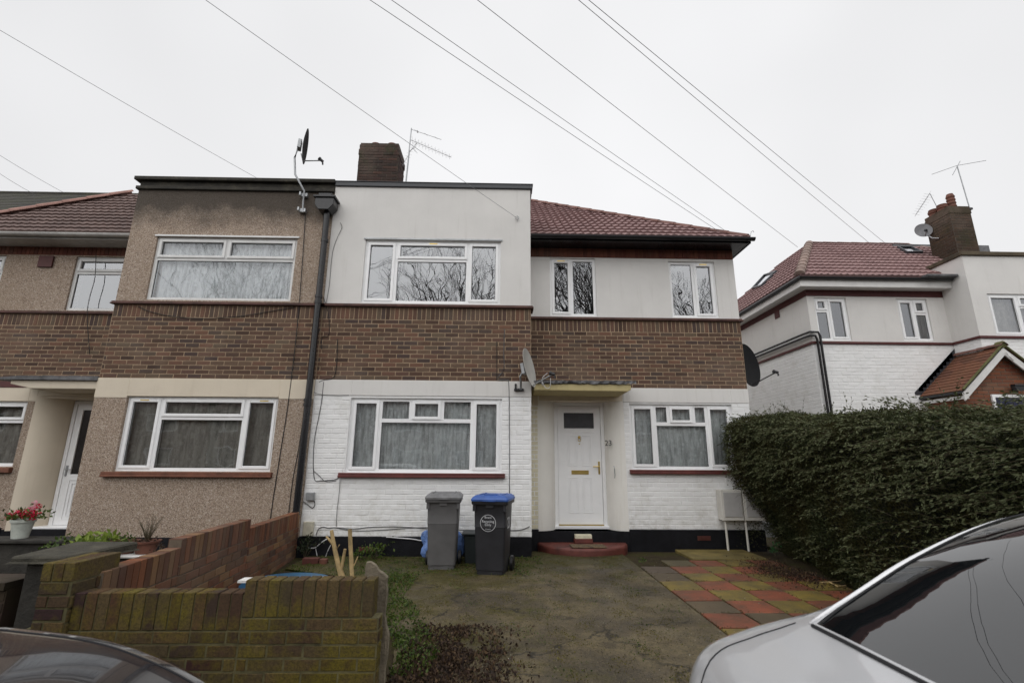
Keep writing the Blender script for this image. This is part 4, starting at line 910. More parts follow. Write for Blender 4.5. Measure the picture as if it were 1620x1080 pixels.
dish('satellite_dish', p, (-.45, -.88, .2), .19, M['dish_mid'], 'small grey satellite dish on the left flank of the mossy chimney', [(11.28, 11.3, 7.1), (11.2, 11.4, 7.15)], armlen=.16, tilt=1.08)
def yagi(mb, P, Q, n, el, vert=Vector((0, 0, 1)), r=.006, x=True):
    P, Q = Vector(P), Vector(Q); t = (Q-P).normalized(); a = t.cross(vert).normalized(); bvec = a.cross(t)
    mb.tube([P, Q], r, 6)
    for i in range(n):
        c = P+(Q-P)*((i+.5)/n); l = el*(1-.35*i/n)
        if x:
            for s in ((a*.7+bvec*.7), (a*.7-bvec*.7)): mb.tube([c-s*l, c+s*l], .0022, 4)
        else: mb.tube([c-a*l, c+a*l], .003, 4)
Ya = 10.45
A0, A1 = at(640, 292, Ya), at(651, 203, Ya)
root = empty('television_aerial', tuple(A0-Vector((0, 0, .6))), 'tall aerial mast with two yagi arms behind the white parapet beside the chimney', 'aerial')
MB().tube([A0-Vector((0, 0, .6)), A1], .014, 8).build('mast', M['steel'], root)
b = MB(); b.tube([at(643, 288, Ya), at(648, 240, Ya), at(660, 226, Ya)], .008, 6); b.box(A0.x-.06, A0.x+.06, Ya-.02, Ya+.02, A0.z-.35, A0.z-.31); b.build('stay', M['steel'], root)
b = MB(); yagi(b, at(651, 205, Ya), at(698, 221, Ya-.5), 3, .07, x=False); b.tube([at(660, 207, Ya-.1), at(661, 209.5, Ya-.1)], .02, 6); b.build('upper_yagi', M['alu'], root)
b = MB(); yagi(b, at(650, 221.5, Ya), at(714, 249, Ya-.6), 12, .10)
for s in range(-3, 4): b.tube([at(651+abs(s)*1.5, 232+s*2.2, Ya+.12), at(656+abs(s)*1.5, 236+s*2.2, Ya-.12)], .003, 4)
b.build('lower_yagi', M['alu'], root)
b = MB(); b.tube([at(637, 262, Ya), at(650, 238, Ya), at(658, 232, Ya)], .005, 5)
for i in range(7): q = at(637+i*2.6, 262-i*4.2, Ya); b.tube([q-Vector((.05, .05, -.03)), q+Vector((.05, .05, .03))], .0025, 4)
b.build('small_yagi', M['alu'], root)
A0, A1 = at(1535, 333, 11.0), at(1514, 262, 11.0)
root = empty('radio_aerial', tuple(A0), 'leaning mast with a thin cross bar on the right side of the mossy chimney', 'aerial')
MB().tube([A0, A1], .013, 8).build('mast', M['steel'], root)
b = MB(); b.tube([at(1474, 276, 11.2), A1], .006, 6); b.tube([A1, at(1560, 254, 10.8)], .006, 6); b.tube([at(1507, 277, 10.8), at(1519, 255, 11.2)], .008, 6); b.build('cross_bar', M['alu'], root)
b = MB(); b.box(A0.x-.07, A0.x+.05, 10.97, 11.03, A0.z+.02, A0.z+.07); b.box(11.85, A0.x, 10.98, 11.02, A0.z+.0, A0.z+.03); b.build('mast_clamp', M['black'], root)
A0, A1 = at(1481, 325, 11.35), at(1471, 306, 11.35)
root = empty('television_aerial', tuple(A0), 'small yagi aerial slanting left of the mossy chimney pots', 'aerial')
MB().tube([A0-Vector((0, 0, .15)), A0, A1], .009, 6).build('mast', M['steel'], root)
b = MB(); yagi(b, A1, at(1448, 341, 11.0), 9, .11); b.build('yagi', M['alu'], root)

# ------------------------------------------------------------------ overhead wires, all coming from one pole across the street
POLE = Vector((-22, -13.5, 8.2))
def wire(E, top, label, Hx=None, r=.006, sag=.25, k2=2.2):
    E = Vector(E); d = ray(*top).normalized(); o = Vector((0, 0, EYE)); v = (POLE-E).normalized()
    # the point of the sight line nearest to the line from the house to the pole
    w0 = o-E; a, b_, c_, dd, ee = d.dot(d), d.dot(v), v.dot(v), d.dot(w0), v.dot(w0); den = a*c_-b_*b_; t = (b_*ee-c_*dd)/den
    S = o+d*t; end = E+(S-E)*k2; L = (end-E).length; pts = []
    for i in range(25):
        q = i/24; p = E.lerp(end, q); tt = (S-E).length/L; p.z -= sag*4*q*(tt-q)*.25*(1 if q < tt else 0); pts.append(p)
    tag(MB().tube(pts, r*.62, 5).build('telephone_wire', M['wire'], None, smooth=True), label, 'overhead wire', 'telephone wires')
M['wire'] = simple('grey_wire', c4(.24, .24, .25), .6, bump=0)
wire(at(818, 345, 7.97), (325, 0), 'telephone wire ending at the ring bolt on the white bay', r=.0055)
wire(at(405, 281, 9.0), (0, 48), 'telephone wire dropping behind the pebbledashed parapet', r=.006, k2=1.8)
wire(at(103, 306, 13.5), (0, 246), 'upper of the two short wires over the mossy roof', r=.008, k2=1.8)
wire(at(56, 308, 13.5), (0, 275), 'lower of the two short wires over the mossy roof', r=.008, k2=1.8)
wire(at(1148, 373, 8.7), (585, 0), 'lower wire of the pair reaching the red hipped roof', r=.006)
wire(at(1165, 377, 8.9), (619, 0), 'upper wire of the pair reaching the red hipped roof', r=.006)
wire(at(1262, 391, 11.6), (755, 0), 'single wire ending at the left hip of the white house', r=.0075)
wire(at(1376, 385, 12.8), (915, 0), 'left wire of the pair ending on the ridge of the white house', r=.008)
wire(at(1402, 386, 12.8), (931, 0), 'right wire of the pair ending on the ridge of the white house', r=.008)
b = MB(); q = at(818, 345, 7.97); b.tube([q+Vector((.035*math.cos(t*.7), -.005, .035*math.sin(t*.7))) for t in range(10)], .005, 5); b.tube([q+Vector((.01, 0, .05)), q+Vector((.02, .01, -.01)), q+Vector((.005, .02, -.06))], .005, 5); tag(b.build('ring_bolt', M['steel']), 'ring bolt holding the telephone wire on the white bay', 'bolt')

# ------------------------------------------------------------------ cables on the walls
def cable(pts, mat, label, Y=BY, r=.006, name='wall_cable', off=.012):
    P_ = []
    for p in pts:
        yy = p[2] if len(p) > 2 else Y; q = at(p[0], p[1], yy-off); P_.append(q)
    # smooth with Catmull-Rom
    S = []
    for i in range(len(P_)-1):
        p0, p1, p2, p3 = P_[max(i-1, 0)], P_[i], P_[i+1], P_[min(i+2, len(P_)-1)]
        for k in range(5):
            t = k/5; S.append(.5*((2*p1)+(-p0+p2)*t+(2*p0-5*p1+4*p2-p3)*t*t+(-p0+3*p1-3*p2+p3)*t**3))
    S.append(P_[-1])
    return tag(MB().tube(S, r, 5).build(name, mat, smooth=True), label, 'cable', 'cables on the walls')
cable([(483, 340), (482, 360), (478, 420), (470, 520), (457, 630), (443, 720), (432, 790), (428, 820)], M['cable_b'], 'black cable running the full height of the pebbledash below the dish', off=.02, r=.007)
cable([(506, 520), (494, 560), (488, 602), (474, 700), (463, 760), (456, 818)], M['cable_b'], 'black cable beside the downpipe low on the pebbledash', off=.02)
cable([(218, 484), (235, 492), (270, 500), (320, 504), (380, 500), (430, 492), (465, 486)], M['cable_b'], 'black cable sagging under the left string course', off=.02)
cable([(512, 470), (520, 500), (520, 530), (510, 533), (509, 552)], M['cable_b'], 'short black cable between downpipe and brick band', r=.005)
cable([(534, 536), (533, 570), (530, 592), (524, 599), (512, 601), (505, 604)], M['cable_b'], 'thin cable looping down the brick band near the downpipe', r=.006)
cable([(538, 352), (541, 360), (534, 375), (526, 400), (521, 450), (516, 480)], M['cable'], 'thin grey cable hanging from the hopper', r=.004)
cable([(798, 520), (797, 560), (797, 584), (786, 600), (801, 601), (805, 610), (806, 680), (806, 790)], M['cable'], 'cable running down the white bay right of the window', r=.006)
cable([(786, 540), (786, 600)], M['cable_b'], 'short dark cable down the brick band above the window', r=.005)
cable([(512, 604), (508, 640), (497, 700), (497, 755), (508, 760), (520, 759), (533, 757), (540, 748)], M['cable'], 'grey cable looping under the left end of the window sill', r=.006)
cable([(497, 745), (505, 752), (515, 761), (532, 760)], M['cable'], 'second loose grey loop beside the window sill', r=.005)
cable([(484, 600), (500, 622), (552, 625)], M['cable'], 'grey cable along the top of the white brickwork', r=.004)
cable([(538, 757), (537, 775), (533, 810), (532, 832)], M['cable'], 'thin grey cable dropping from the window sill', r=.004)
cable([(500, 846), (504, 836), (512, 833), (520, 835), (532, 834), (560, 836), (590, 833), (640, 833), (700, 837), (770, 838), (820, 838), (838, 832)], M['cable'], 'grey cable strung along the wall above the plinth', r=.006)
cable([(530, 834), (560, 839), (600, 838), (660, 834), (720, 833)], M['cable'], 'second grey cable crossing above the plinth', r=.005)
cable([(488, 866), (498, 866), (508, 858), (517, 852)], M['cable_w'], 'short white cable end by the downpipe foot', r=.008, off=.1)
cable([(499, 866), (502, 880)], M['cable_w'], 'white cable hanging over the plinth', r=.006, off=.09)
cable([(523, 862), (518, 872), (514, 884)], M['cable_w'], 'white cable trailing to the soil', r=.006, off=.09)
cable([(458, 862), (464, 850)], M['cable_w'], 'white cable end beside the brick wall', r=.006, off=.15)
cable([(480, 793), (487, 798), (494, 803), (498, 798), (496, 788)], M['cable_b'], 'black cable loop under the grey junction box', r=.006)
cable([(611, 849), (650, 852), (672, 854), (700, 842), (735, 841), (765, 856)], M['cable_w'], 'white pipe sagging behind the bins', r=.009, off=.05)
cable([(152, 402, RY), (150, 440, RY), (142, 470, RY), (138, 500, RY), (142, 560, RY)], M['cable_b'], 'thin cable hanging across the upper left window', off=.05, r=.006)
cable([(858, 610, 7.9), (858, 598, 7.9), (866, 590, 7.9)], M['cable_w'], 'white cable dangling from the dish receiver', off=0, r=.006)
cable([(857, 602, 7.86), (863, 613, 7.87), (870, 612, 7.87), (871, 598, 7.86)], M['cable_w'], 'white cable loop on the canopy edge', off=0, r=.006)
def boxat(px0, py0, px1, py1, Y, dep, mat, name, label, cat, bev=.008):
    p, q = at(px0, py0, Y), at(px1, py1, Y); return tag(MB().box(p.x, q.x, Y-dep, Y-.002, q.z, p.z).build(name, mat, bevel=bev), label, cat)
ob = boxat(487, 778, 498, 791, BY-.006, .07, M['steel'], 'junction_box', 'grey plastic junction box on white brick beside the downpipe', 'junction box')
boxat(482, 824, 496, 847, BY-.006, .05, simple('cream_box', c4(.55, .52, .42), .6), 'cable_box', 'cream plaster-coloured box low on the wall by the downpipe', 'cable box')
# ------------------------------------------------------------------ garden walls
WY = 3.45
def soldiers(mb, O, U, N, u0, u1, z0, z1, th, w=.0769, gap=.010, j=.002):
    O, U, N = Vector(O), Vector(U).normalized(), Vector(N).normalized(); n = max(1, round((u1-u0)/w)); w = (u1-u0)/n
    for i in range(n):
        a, b_ = u0+i*w+gap/2+random.uniform(-j, j), u0+(i+1)*w-gap/2+random.uniform(-j, j); f = .0025+random.uniform(-j, j); t = z1+random.uniform(-j, j); c = .004
        P = lambda u, z, e: O+U*u+Vector((0, 0, z))+N*e
        lo = [P(a, z0, f-c), P(b_, z0, f-c), P(b_, z0, -th+c), P(a, z0, -th+c)]
        m1 = [P(a, t-c, f), P(b_, t-c, f), P(b_, t-c, -th), P(a, t-c, -th)]; m0 = [P(a, z0+c, f), P(b_, z0+c, f), P(b_, z0+c, -th), P(a, z0+c, -th)]
        up = [P(a+c, t, f-c), P(b_-c, t, f-c), P(b_-c, t, -th+c), P(a+c, t, -th+c)]
        mb.add(lo+m0+m1+up, [(0, 1, 2, 3), (12, 13, 14, 15)]+[(k*4+i2, k*4+(i2+1) % 4, (k+1)*4+(i2+1) % 4, (k+1)*4+i2) for k in range(3) for i2 in range(4)])
fw = empty('front_garden_wall', (-1.7, WY, 0), 'mossy low brick wall with upright capping bricks between the two parked cars', 'garden wall')
xl, xm, xr = at(121.5, 889.8, 3.42).x+.003, -1.648, -.815
TH = .115
b = MB(); b.box(xl-.3, xm, WY, WY+TH, -.3, .39); b.box(xm, xr+.04, WY, WY+TH, -.3, .465); b.box(xl, xm, WY+.004, WY+TH-.004, .39, .598); b.box(xm, xr-.006, WY+.004, WY+TH-.004, .465, .673); b.build('mortar_bed', M['moss_mortar'], fw)
b = MB(); brickface(b, (0, WY, 0), *FY, xl, xm, -.3, .392, jit=.002, cham=.0025, rel=.003, phase=.1); brickface(b, (0, WY, 0), *FY, xm, xr+.045, -.3, .467, jit=.002, cham=.0025, rel=.003, phase=.02)
brickface(b, (xr+.04, 0, 0), (0, 1, 0), (1, 0, 0), WY, WY+TH, -.3, .467, jit=.0025, cham=.005)
b.build('brickwork', M['moss_brick'], fw)
b = MB(); soldiers(b, (0, WY, 0), *FY, xl, xm-.004, .395, .612, TH+.005); soldiers(b, (0, WY, 0), *FY, xm, xr, .47, .688, TH+.005); b.build('capping_bricks', M['moss_brick'], fw)
# brick pier at the left end of the wall
pa, pb = at(69.8, 889.8, 3.42), at(121.5, 889.8, 3.42)
pr_ = empty('brick_pier', ((pa.x+pb.x)/2, 3.5, 0), 'square mossy brick pier at the left end of the low wall', 'pier')
b = MB(); b.box(pa.x+.004, pb.x-.004, 3.424, 3.80, -.3, pa.z-.005); b.build('mortar_bed', M['moss_mortar'], pr_)
b = MB(); zt_ = pa.z; brickface(b, (0, 3.42, 0), *FY, pa.x, pb.x, -.3, zt_-.115, jit=.002, cham=.0025, rel=.003); brickface(b, (pb.x, 0, 0), (0, 1, 0), (1, 0, 0), 3.42, 3.80, .2, zt_-.115, jit=.0025, cham=.005, bw=.38)
soldiers(b, (0, 3.42, 0), *FY, pa.x, pb.x, zt_-.11, zt_, .38, w=.075); b.build('brickwork', M['moss_brick'], pr_)
# stone pier with a slab coping next door
p0_, p1_ = at(16, 880, 3.72), at(95, 885, 3.72)
sp_ = empty('stone_pier', ((p0_.x+p1_.x)/2, 3.9, 0), 'dark rendered pier with a thick stone slab on top at the left edge', 'pier')
M['oldstone'] = simple('dark_weathered_stone', c4(.055, .05, .036), .9, nscale=9, amt=.6, bump=.9, bd=.015)
M['oldbrick'] = brickmat('grimy_dark_brick', [c4(.03, .02, .016), c4(.055, .035, .026), c4(.04, .03, .022)], c4(.04, .038, .016), .3)
M['oldrender'] = simple('dark_old_render', c4(.035, .032, .027), .9, nscale=7, amt=.6, bump=.9, bd=.01)
b = MB(); b.box(p0_.x+.07, p1_.x-.03, 3.78, 4.12, -.2, p0_.z-.045); b.build('shaft', M['oldrender'], sp_, bevel=.01)
b = MB(); b.add([(p0_.x, 3.72, p0_.z-.045), (p1_.x+.04, 3.72, p0_.z-.045), (p1_.x+.16, 4.25, p0_.z-.045), (p0_.x+.02, 4.25, p0_.z-.045), (p0_.x, 3.72, p0_.z), (p1_.x+.04, 3.72, p0_.z), (p1_.x+.16, 4.25, p0_.z+.02), (p0_.x+.02, 4.25, p0_.z+.02)], [(0, 1, 2, 3), (4, 5, 6, 7), (0, 1, 5, 4), (1, 2, 6, 5), (2, 3, 7, 6), (3, 0, 4, 7)])
b.build('slab', M['oldstone'], sp_, bevel=.012)
b = MB(); b.box(-6.5, p0_.x-.02, 3.78, 4.0, -.2, .55); brickface(b, (0, 3.78, 0), *FY, -6.5, p0_.x-.02, .0, .55); b.box(-6.5, p0_.x-.02, 3.75, 4.04, .551, .60); tag(b.build('neighbour_front_wall', M['oldbrick']), 'dark low wall running off the left edge beside the stone pier', 'garden wall')
# low dark wall that carries the flower pot
lw = at(50, 852, 6.9); b = MB(); b.box(-9.5, -5.15, 6.85, 7.1, 0, lw.z-.05); b.box(-9.5, -5.1, 6.80, 7.15, lw.z-.049, lw.z); tag(b.build('low_planter_wall', M['oldrender'], bevel=.012), 'low dark planter wall under the white flower pot', 'garden wall')
# party wall of orange bricks stepping down to the street
PA_, PB_ = Vector((-3.09, 7.93, 0)), Vector((-2.70, 3.62, 0)); U_ = (PB_-PA_).normalized(); Np = Vector((-U_.y, U_.x, 0)); Np = Np if Np.x > 0 else -Np
def onparty(px, py): q = onplane(px, py, PA_, Np); return (q-PA_).dot(U_), q.z
LP_ = (PB_-PA_).length
s_a, z_a = onparty(397, 826.5); s_b, z_b = onparty(289, 852); z1_ = onparty(430, 824)[1]; z3_ = onparty(230, 883.5)[1]
pw_ = empty('party_wall', tuple(PA_), 'orange brick garden wall stepping down from the downpipe to the street', 'garden wall')
b = MB()
def segbox(mb, s0, s1, z0, z1, th=.11, inset=.004):
    a, c = PA_+U_*s0-Np*inset, PA_+U_*s1-Np*inset; e, f = a-Np*(th-2*inset), c-Np*(th-2*inset)
    mb.add([a+Vector((0, 0, z0)), c+Vector((0, 0, z0)), f+Vector((0, 0, z0)), e+Vector((0, 0, z0)), a+Vector((0, 0, z1)), c+Vector((0, 0, z1)), f+Vector((0, 0, z1)), e+Vector((0, 0, z1))], [(0, 1, 2, 3), (4, 5, 6, 7), (0, 1, 5, 4), (1, 2, 6, 5), (2, 3, 7, 6), (3, 0, 4, 7)])
segs = [(0, s_a, z1_), (s_a, s_b, max(z_a, z_b)), (s_b, LP_-.02, z3_)]
for s0, s1, zz in segs: segbox(b, s0, s1, -.1, zz-.01)
b.build('mortar_bed', M['party_mortar'], pw_)
b = MB()
for s0, s1, zz in segs: brickface(b, PA_, U_, Np, s0, s1, -.1, zz-.225, rel=.004, cham=.0025, jit=.002)
b.build('brickwork', M['party_brick'], pw_)
b = MB()
for s0, s1, zz in segs: soldiers(b, PA_, U_, Np, s0+.003, s1-.003, zz-.22, zz, .115)
b.build('capping_bricks', M['party_brick'], pw_)
# pale torn board behind the end of the wall
pol = [(577, 905), (579, 889), (586, 888), (594, 893), (600, 902), (606, 906), (613, 913), (611, 922), (613, 935), (611, 952), (609, 972), (611, 990), (615, 1004), (614, 1030), (609, 1062), (608, 1100), (596, 1100), (596, 1000), (590, 935), (577, 922)]
P3 = [at(px, py, 3.61) for px, py in pol]; n = len(P3); b = MB()
vs = [p+Vector((0, random.uniform(-.006, .006), 0)) for p in P3]+[p+Vector((.0, .035+random.uniform(-.008, .008), 0)) for p in P3]
b.add(vs, [tuple(range(n)), tuple(reversed(range(n, 2*n)))]+[(i, i+n, (i+1) % n+n, (i+1) % n) for i in range(n)])
M['pale'] = simple('pale_torn_render', c4(.19, .16, .115), .95, nscale=9, amt=.45, bump=.9, bd=.012); tag(b.build('broken_slab', M['pale'], bevel=.004), 'pale broken slab with a ragged edge standing at the right end of the mossy wall', 'slab')

# ------------------------------------------------------------------ wheelie bins
def bin_(name, loc, rz, bodymat, lidmat, label):
    r = empty(name, loc, label, 'wheelie bin', None, rz)
    H_ = .90; b = MB()
    def ring_(w, d0, d1, z, c=.035, n=3):
        pts = []
        for (cx_, cy_, a0) in ((w-c, d0+c, -90), (w-c, d1-c, 0), (-w+c, d1-c, 90), (-w+c, d0+c, 180)):
            for k in range(n+1):
                an = R(a0+90*k/n); pts.append((cx_+c*math.cos(an), cy_+c*math.sin(an), z))
        return pts
    def loft(mb, rings, cap=True):
        m_ = len(rings[0]); vs = [p for q in rings for p in q]; fs = [(i*m_+k, i*m_+(k+1) % m_, (i+1)*m_+(k+1) % m_, (i+1)*m_+k) for i in range(len(rings)-1) for k in range(m_)]
        if cap: fs += [tuple(range(m_)), tuple(reversed(range((len(rings)-1)*m_, len(rings)*m_)))]
        mb.add(vs, fs)
    grey = name.startswith('grey')
    rr = [ring_(.175, -.19, .20, .02), ring_(.178, -.192, .21, .075), ring_(.187, -.205, .22, .08), ring_(.205, -.232, .245, .60), ring_(.209, -.236, .248, .605), ring_(.207, -.234, .247, .612), ring_(.214, -.244, .255, .86), ring_(.222, -.252, .262, .885)]
    loft(b, rr)
    loft(b, [ring_(.242, -.278, .285, .885), ring_(.246, -.282, .288, .90), ring_(.246, -.282, .288, .925), ring_(.236, -.272, .278, .93)])
    for sx_ in (-1, 1): b.box(sx_*.205-.02, sx_*.205+.02, -.262, -.235, .80, .884)
    b.box(-.05, .05, -.262, -.235, .845, .884)
    b.build('body', bodymat, r, local=True, smooth=35)
    l = MB()
    loft(l, [ring_(.25, -.292, .30, .928), ring_(.252, -.294, .30, .95), ring_(.235, -.275, .30, .975), ring_(.205, -.235, .27, .998), ring_(.19, -.21, .24, 1.0)])
    l.box(-.085, .085, -.304, -.286, .926, .95)
    if not grey:
        l.box(-.09, .09, -.2, -.12, .9995, 1.012)
    for q in (-.15, .15): l.box(q-.008, q+.008, -.17, .2, 1.001, 1.008)
    l.build('lid', lidmat, r, local=True, smooth=35)
    h = MB(); h.tube([(-.2, .29, .90), (-.2, .36, .93), (.2, .36, .93), (.2, .29, .90)], .014, 8); h.build('handle', bodymat, r, local=True)
    for sx_ in (-1, 1):
        w_ = MB(); w_.lathe([(.03, -.022), (.085, -.025), (.1, -.018), (.1, .018), (.085, .025), (.03, .022)], (sx_*.225, .20, .10), 24, Matrix.Rotation(R(90), 4, 'Y')); w_.lathe([(0, -.015), (.03, -.015), (.03, .015), (0, .015)], (sx_*.225, .20, .10), 12, Matrix.Rotation(R(90), 4, 'Y'))
        w_.build('wheel', M['black'], r, local=True, smooth=40)
    return r
M['bin_grey'] = simple('faded_grey_plastic', c4(.105, .102, .103), .6, nscale=5, amt=.22, bump=.15)
M['lid_grey'] = simple('sun_bleached_grey_lid', c4(.20, .20, .205), .6, nscale=8, amt=.35, bump=.2)
M['bin_black'] = simple('dusty_black_plastic', c4(.018, .018, .022), .5, nscale=5, amt=.4, bump=.15)
M['lid_blue'] = simple('blue_plastic_lid', c4(.045, .115, .38), .45, nscale=8, amt=.25, bump=.15)
M['bluebag'] = simple('blue_plastic_bag', c4(.12, .22, .50), .35, nscale=20, amt=.5, bump=.8, bd=.01)
bin_('grey_wheelie_bin', (-.80, 7.24, .0), R(2), M['bin_grey'], M['lid_grey'], 'faded grey wheelie bin with grey lid left of the blue-lidded one')
bb_ = bin_('blue_lidded_bin', (-.10, 6.92, .0), R(-11), M['bin_black'], M['lid_blue'], 'black wheelie bin with blue lid and white recycling emblem')
M['white_ink'] = simple('white_print', c4(.62, .63, .65), .6, bump=0)
def bintext(s, size, x, z, nm='lettering', yoff=0):
    o = text(s, size, (0, 0, 0), M['white_ink'], None, rot=(R(93), 0, 0), depth=.0006, name=nm); o.parent = bb_; o.location = (x, -.2065-(z-.08)*.054-.004, z); return o
rg_ = MB(); n = 48; vs = []
for rr in (.105, .099):
    for k_ in range(n): an = 2*math.pi*k_/n; zz = .655+rr*math.sin(an); vs.append((-.02+rr*math.cos(an), -.2065-(zz-.08)*.054-.003, zz))
rg_.add(vs, [(k_, (k_+1) % n, n+(k_+1) % n, n+k_) for k_ in range(n)]); rg_.build('emblem_ring', M['white_ink'], bb_, local=True)
bintext('Brent', .042, -.02, .725); bintext('Recycling', .044, -.02, .675); bintext('Only', .044, -.02, .635); bintext('Council', .022, -.02, .58)
o = text('23', .2, (0, 0, 0), M['white_ink'], None, rot=(R(90), 0, R(90)), depth=.0006, name='house_number', sx=.8); o.parent = bb_; o.location = (.2175, -.05, .64); o.rotation_euler = (R(90), R(0), R(90))
# blue bag and dark box behind the bins
def blob(name, c, sx_, sy_, sz_, mat, label, cat, n=18, amp=.3, parent=None):
    vs = []; rn = random.Random(int(c[0]*100)); ph = [rn.uniform(0, 6) for _ in range(6)]
    for j in range(n+1):
        th = math.pi*j/n
        for i in range(2*n):
            an = math.pi*i/n; k_ = 1+amp*(math.sin(3*an+ph[0]+2*th)*.5+math.sin(7*an+ph[1]-3*th)*.35+math.sin(5*th+ph[2]+an)*.4)*math.sin(th)
            vs.append((c[0]+sx_*k_*math.sin(th)*math.cos(an), c[1]+sy_*k_*math.sin(th)*math.sin(an), max(c[2]+sz_*math.cos(th)*k_, .012)))
    o = MB().add(vs, [(j*2*n+i, j*2*n+(i+1) % (2*n), (j+1)*2*n+(i+1) % (2*n), (j+1)*2*n+i) for j in range(n) for i in range(2*n)]).build(name, mat, parent)
    return tag(o, label, cat)
blob('plastic_bag', (-.84, 7.66, .24), .34, .10, .24, M['bluebag'], 'crumpled blue plastic bag squeezed behind the grey bin', 'plastic bag')
b = MB(); b.prism([(-.50, .0), (-.12, .0), (-.09, .40), (-.53, .40)], 7.42, 7.78); b.box(-.56, -.06, 7.40, 7.80, .401, .43); tag(b.build('recycling_box', simple('dark_green_plastic', c4(.018, .026, .028), .5), bevel=.01), 'dark green storage box between the two bins', 'box')

# ------------------------------------------------------------------ blue sign board lying behind the wall
q = atz(455, 925, .10)
sg = empty('sign_board', tuple(q), 'round-topped blue board with white letters lying on the soil behind the mossy wall', 'sign')
sg.rotation_euler = (R(7), 0, R(3))
n = 48; b = MB(); vs = []
for zz in (0, .018):
    for k_ in range(n): an = 2*math.pi*k_/n; vs.append((.50*math.cos(an), .34*math.sin(an), zz))
b.add(vs, [tuple(range(n)), tuple(range(n, 2*n))]+[(k_, (k_+1) % n, n+(k_+1) % n, n+k_) for k_ in range(n)]); b.build('board', simple('blue_sign_face', c4(.02, .10, .20), .35, nscale=6, amt=.4), sg, local=True)
o = text('ELLIS & CO', .155, (0, 0, 0), M['white_ink'], None, rot=(0, 0, 0), depth=.001, name='lettering', sx=.95); o.parent = sg; o.location = (0.02, .135, .0195)
b = MB(); p = at(391, 914, 3.75); b.box(p.x-.04, p.x+.035, 3.70, 3.80, p.z-.02, p.z-.005); tag(b.build('white_offcut', M['white_paint']), 'white plastic offcut poking over the wall step', 'offcut')

# ------------------------------------------------------------------ cut stems and stake
M['wood'] = simple('bare_pale_wood', c4(.40, .29, .14), .8, nscale=22, amt=.4, bump=.5, bd=.004)
ys = 5.05
st = empty('cut_shrub', tuple(at(541, 935, ys)), 'stump of a pruned shrub with forked pale stems behind the mossy wall', 'shrub')
b = MB(); b.tube([at(524.5, 838, ys), at(527, 855, ys), at(530, 870, ys), at(535, 892, ys), at(541, 912, ys), at(546, 940, ys), at(546, 990, ys)], [.017, .019, .021, .023, .03, .034, .04], 9)
b.tube([at(546, 868, ys-.02), at(543, 884, ys-.01), at(539, 905, ys), at(543, 925, ys)], [.014, .015, .015, .018], 8)
b.tube([at(516, 848, ys), at(521, 853, ys), at(528, 862, ys)], [.008, .012, .012], 6); b.tube([at(537, 861, ys), at(533, 868, ys), at(532, 875, ys)], .006, 5)
b.build('stem', M['wood'], st, smooth=50)
b = MB(); b.tube([at(553.5, 837, ys), at(554.5, 865, ys), at(556.5, 900, ys), at(558, 990, ys)], [.0195, .020, .020, .022], 7); b.tube([at(566, 880, ys), at(562, 890, ys), at(557, 898, ys)], .006, 5)
tag(b.build('garden_stake', M['wood'], smooth=50), 'upright pale cut stake right of the forked stump', 'stake')

# ------------------------------------------------------------------ leaves (small folded quads) used by plants
def leafmesh(pts, size, cols_mat, name, label=None, cat=None, kind=None, parent=None, elong=1.6, updir=.4, dirs=None, seed=1):
    rn = random.Random(seed); vs = []; fs = []
    for i, p in enumerate(pts):
        s = size*rn.uniform(.6, 1.35)
        if dirs is not None: d = Vector(dirs[i])+Vector((rn.uniform(-.5, .5), rn.uniform(-.5, .5), rn.uniform(-.5, .5)))
        else: d = Vector((rn.uniform(-1, 1), rn.uniform(-1, 1), rn.uniform(-1, 1)+updir))
        d.normalize(); a = d.cross(Vector((rn.uniform(-1, 1), rn.uniform(-1, 1), rn.uniform(-1, 1)))).normalized(); nn = d.cross(a)
        l, w_ = s*elong, s*.42; p = Vector(p); n0 = len(vs)
        vs += [tuple(p), tuple(p+d*l*.45+a*w_+nn*w_*.3), tuple(p+d*l), tuple(p+d*l*.45-a*w_+nn*w_*.3)]; fs += [(n0, n0+1, n0+2, n0+3)]
    m_ = MB(); m_.v = vs; m_.f = fs; o = m_.build(name, cols_mat, parent, fix=False)
    return tag(o, label, cat, None, kind)
def leafmat(name, cols, tr=.25, rough=.5, patch=None):
    m = NT(name); g = m.n('ShaderNodeNewGeometry'); c = m.ramp(g.outputs['Random Per Island'], [(i/(len(cols)-1), q) for i, q in enumerate(cols)])
    if patch: c = m.mix(m.mr(m.noise(1.5, 4, .6), .42, .62, 0, .8), c, patch)
    m.col(c); m.done(rough, spec=.3)
    if tr:
        t = m.n('ShaderNodeBsdfTranslucent'); m.L(c, t.inputs[0]); x = m.n('ShaderNodeMixShader'); x.inputs[0].default_value = tr
        m.L(m.p.outputs[0], x.inputs[1]); m.L(t.outputs[0], x.inputs[2]); m.L(x.outputs[0], m.out.inputs[0])
    return m.m
M['weed'] = leafmat('weed_leaf', [c4(.022, .042, .007), c4(.055, .095, .013), (.11, .15, .03, 1), c4(.03, .055, .012)])
M['dead'] = leafmat('dead_leaf', [c4(.022, .013, .009), c4(.05, .028, .018), c4(.014, .009, .007), c4(.11, .068, .035), c4(.032, .018, .013)], 0, .8)
M['hedge'] = leafmat('hedge_leaf', [c4(.016, .025, .009), c4(.036, .047, .015), c4(.058, .066, .025), c4(.026, .035, .012), c4(.08, .088, .038)], .12, .6, patch=c4(.055, .046, .013))
M['hedge_tip'] = leafmat('hedge_tip_leaf', [c4(.07, .084, .034), c4(.12, .132, .062), c4(.055, .068, .027)], .15, .6)
M['hedge_in'] = simple('dark_hedge_heart', c4(.010, .012, .006), .95)
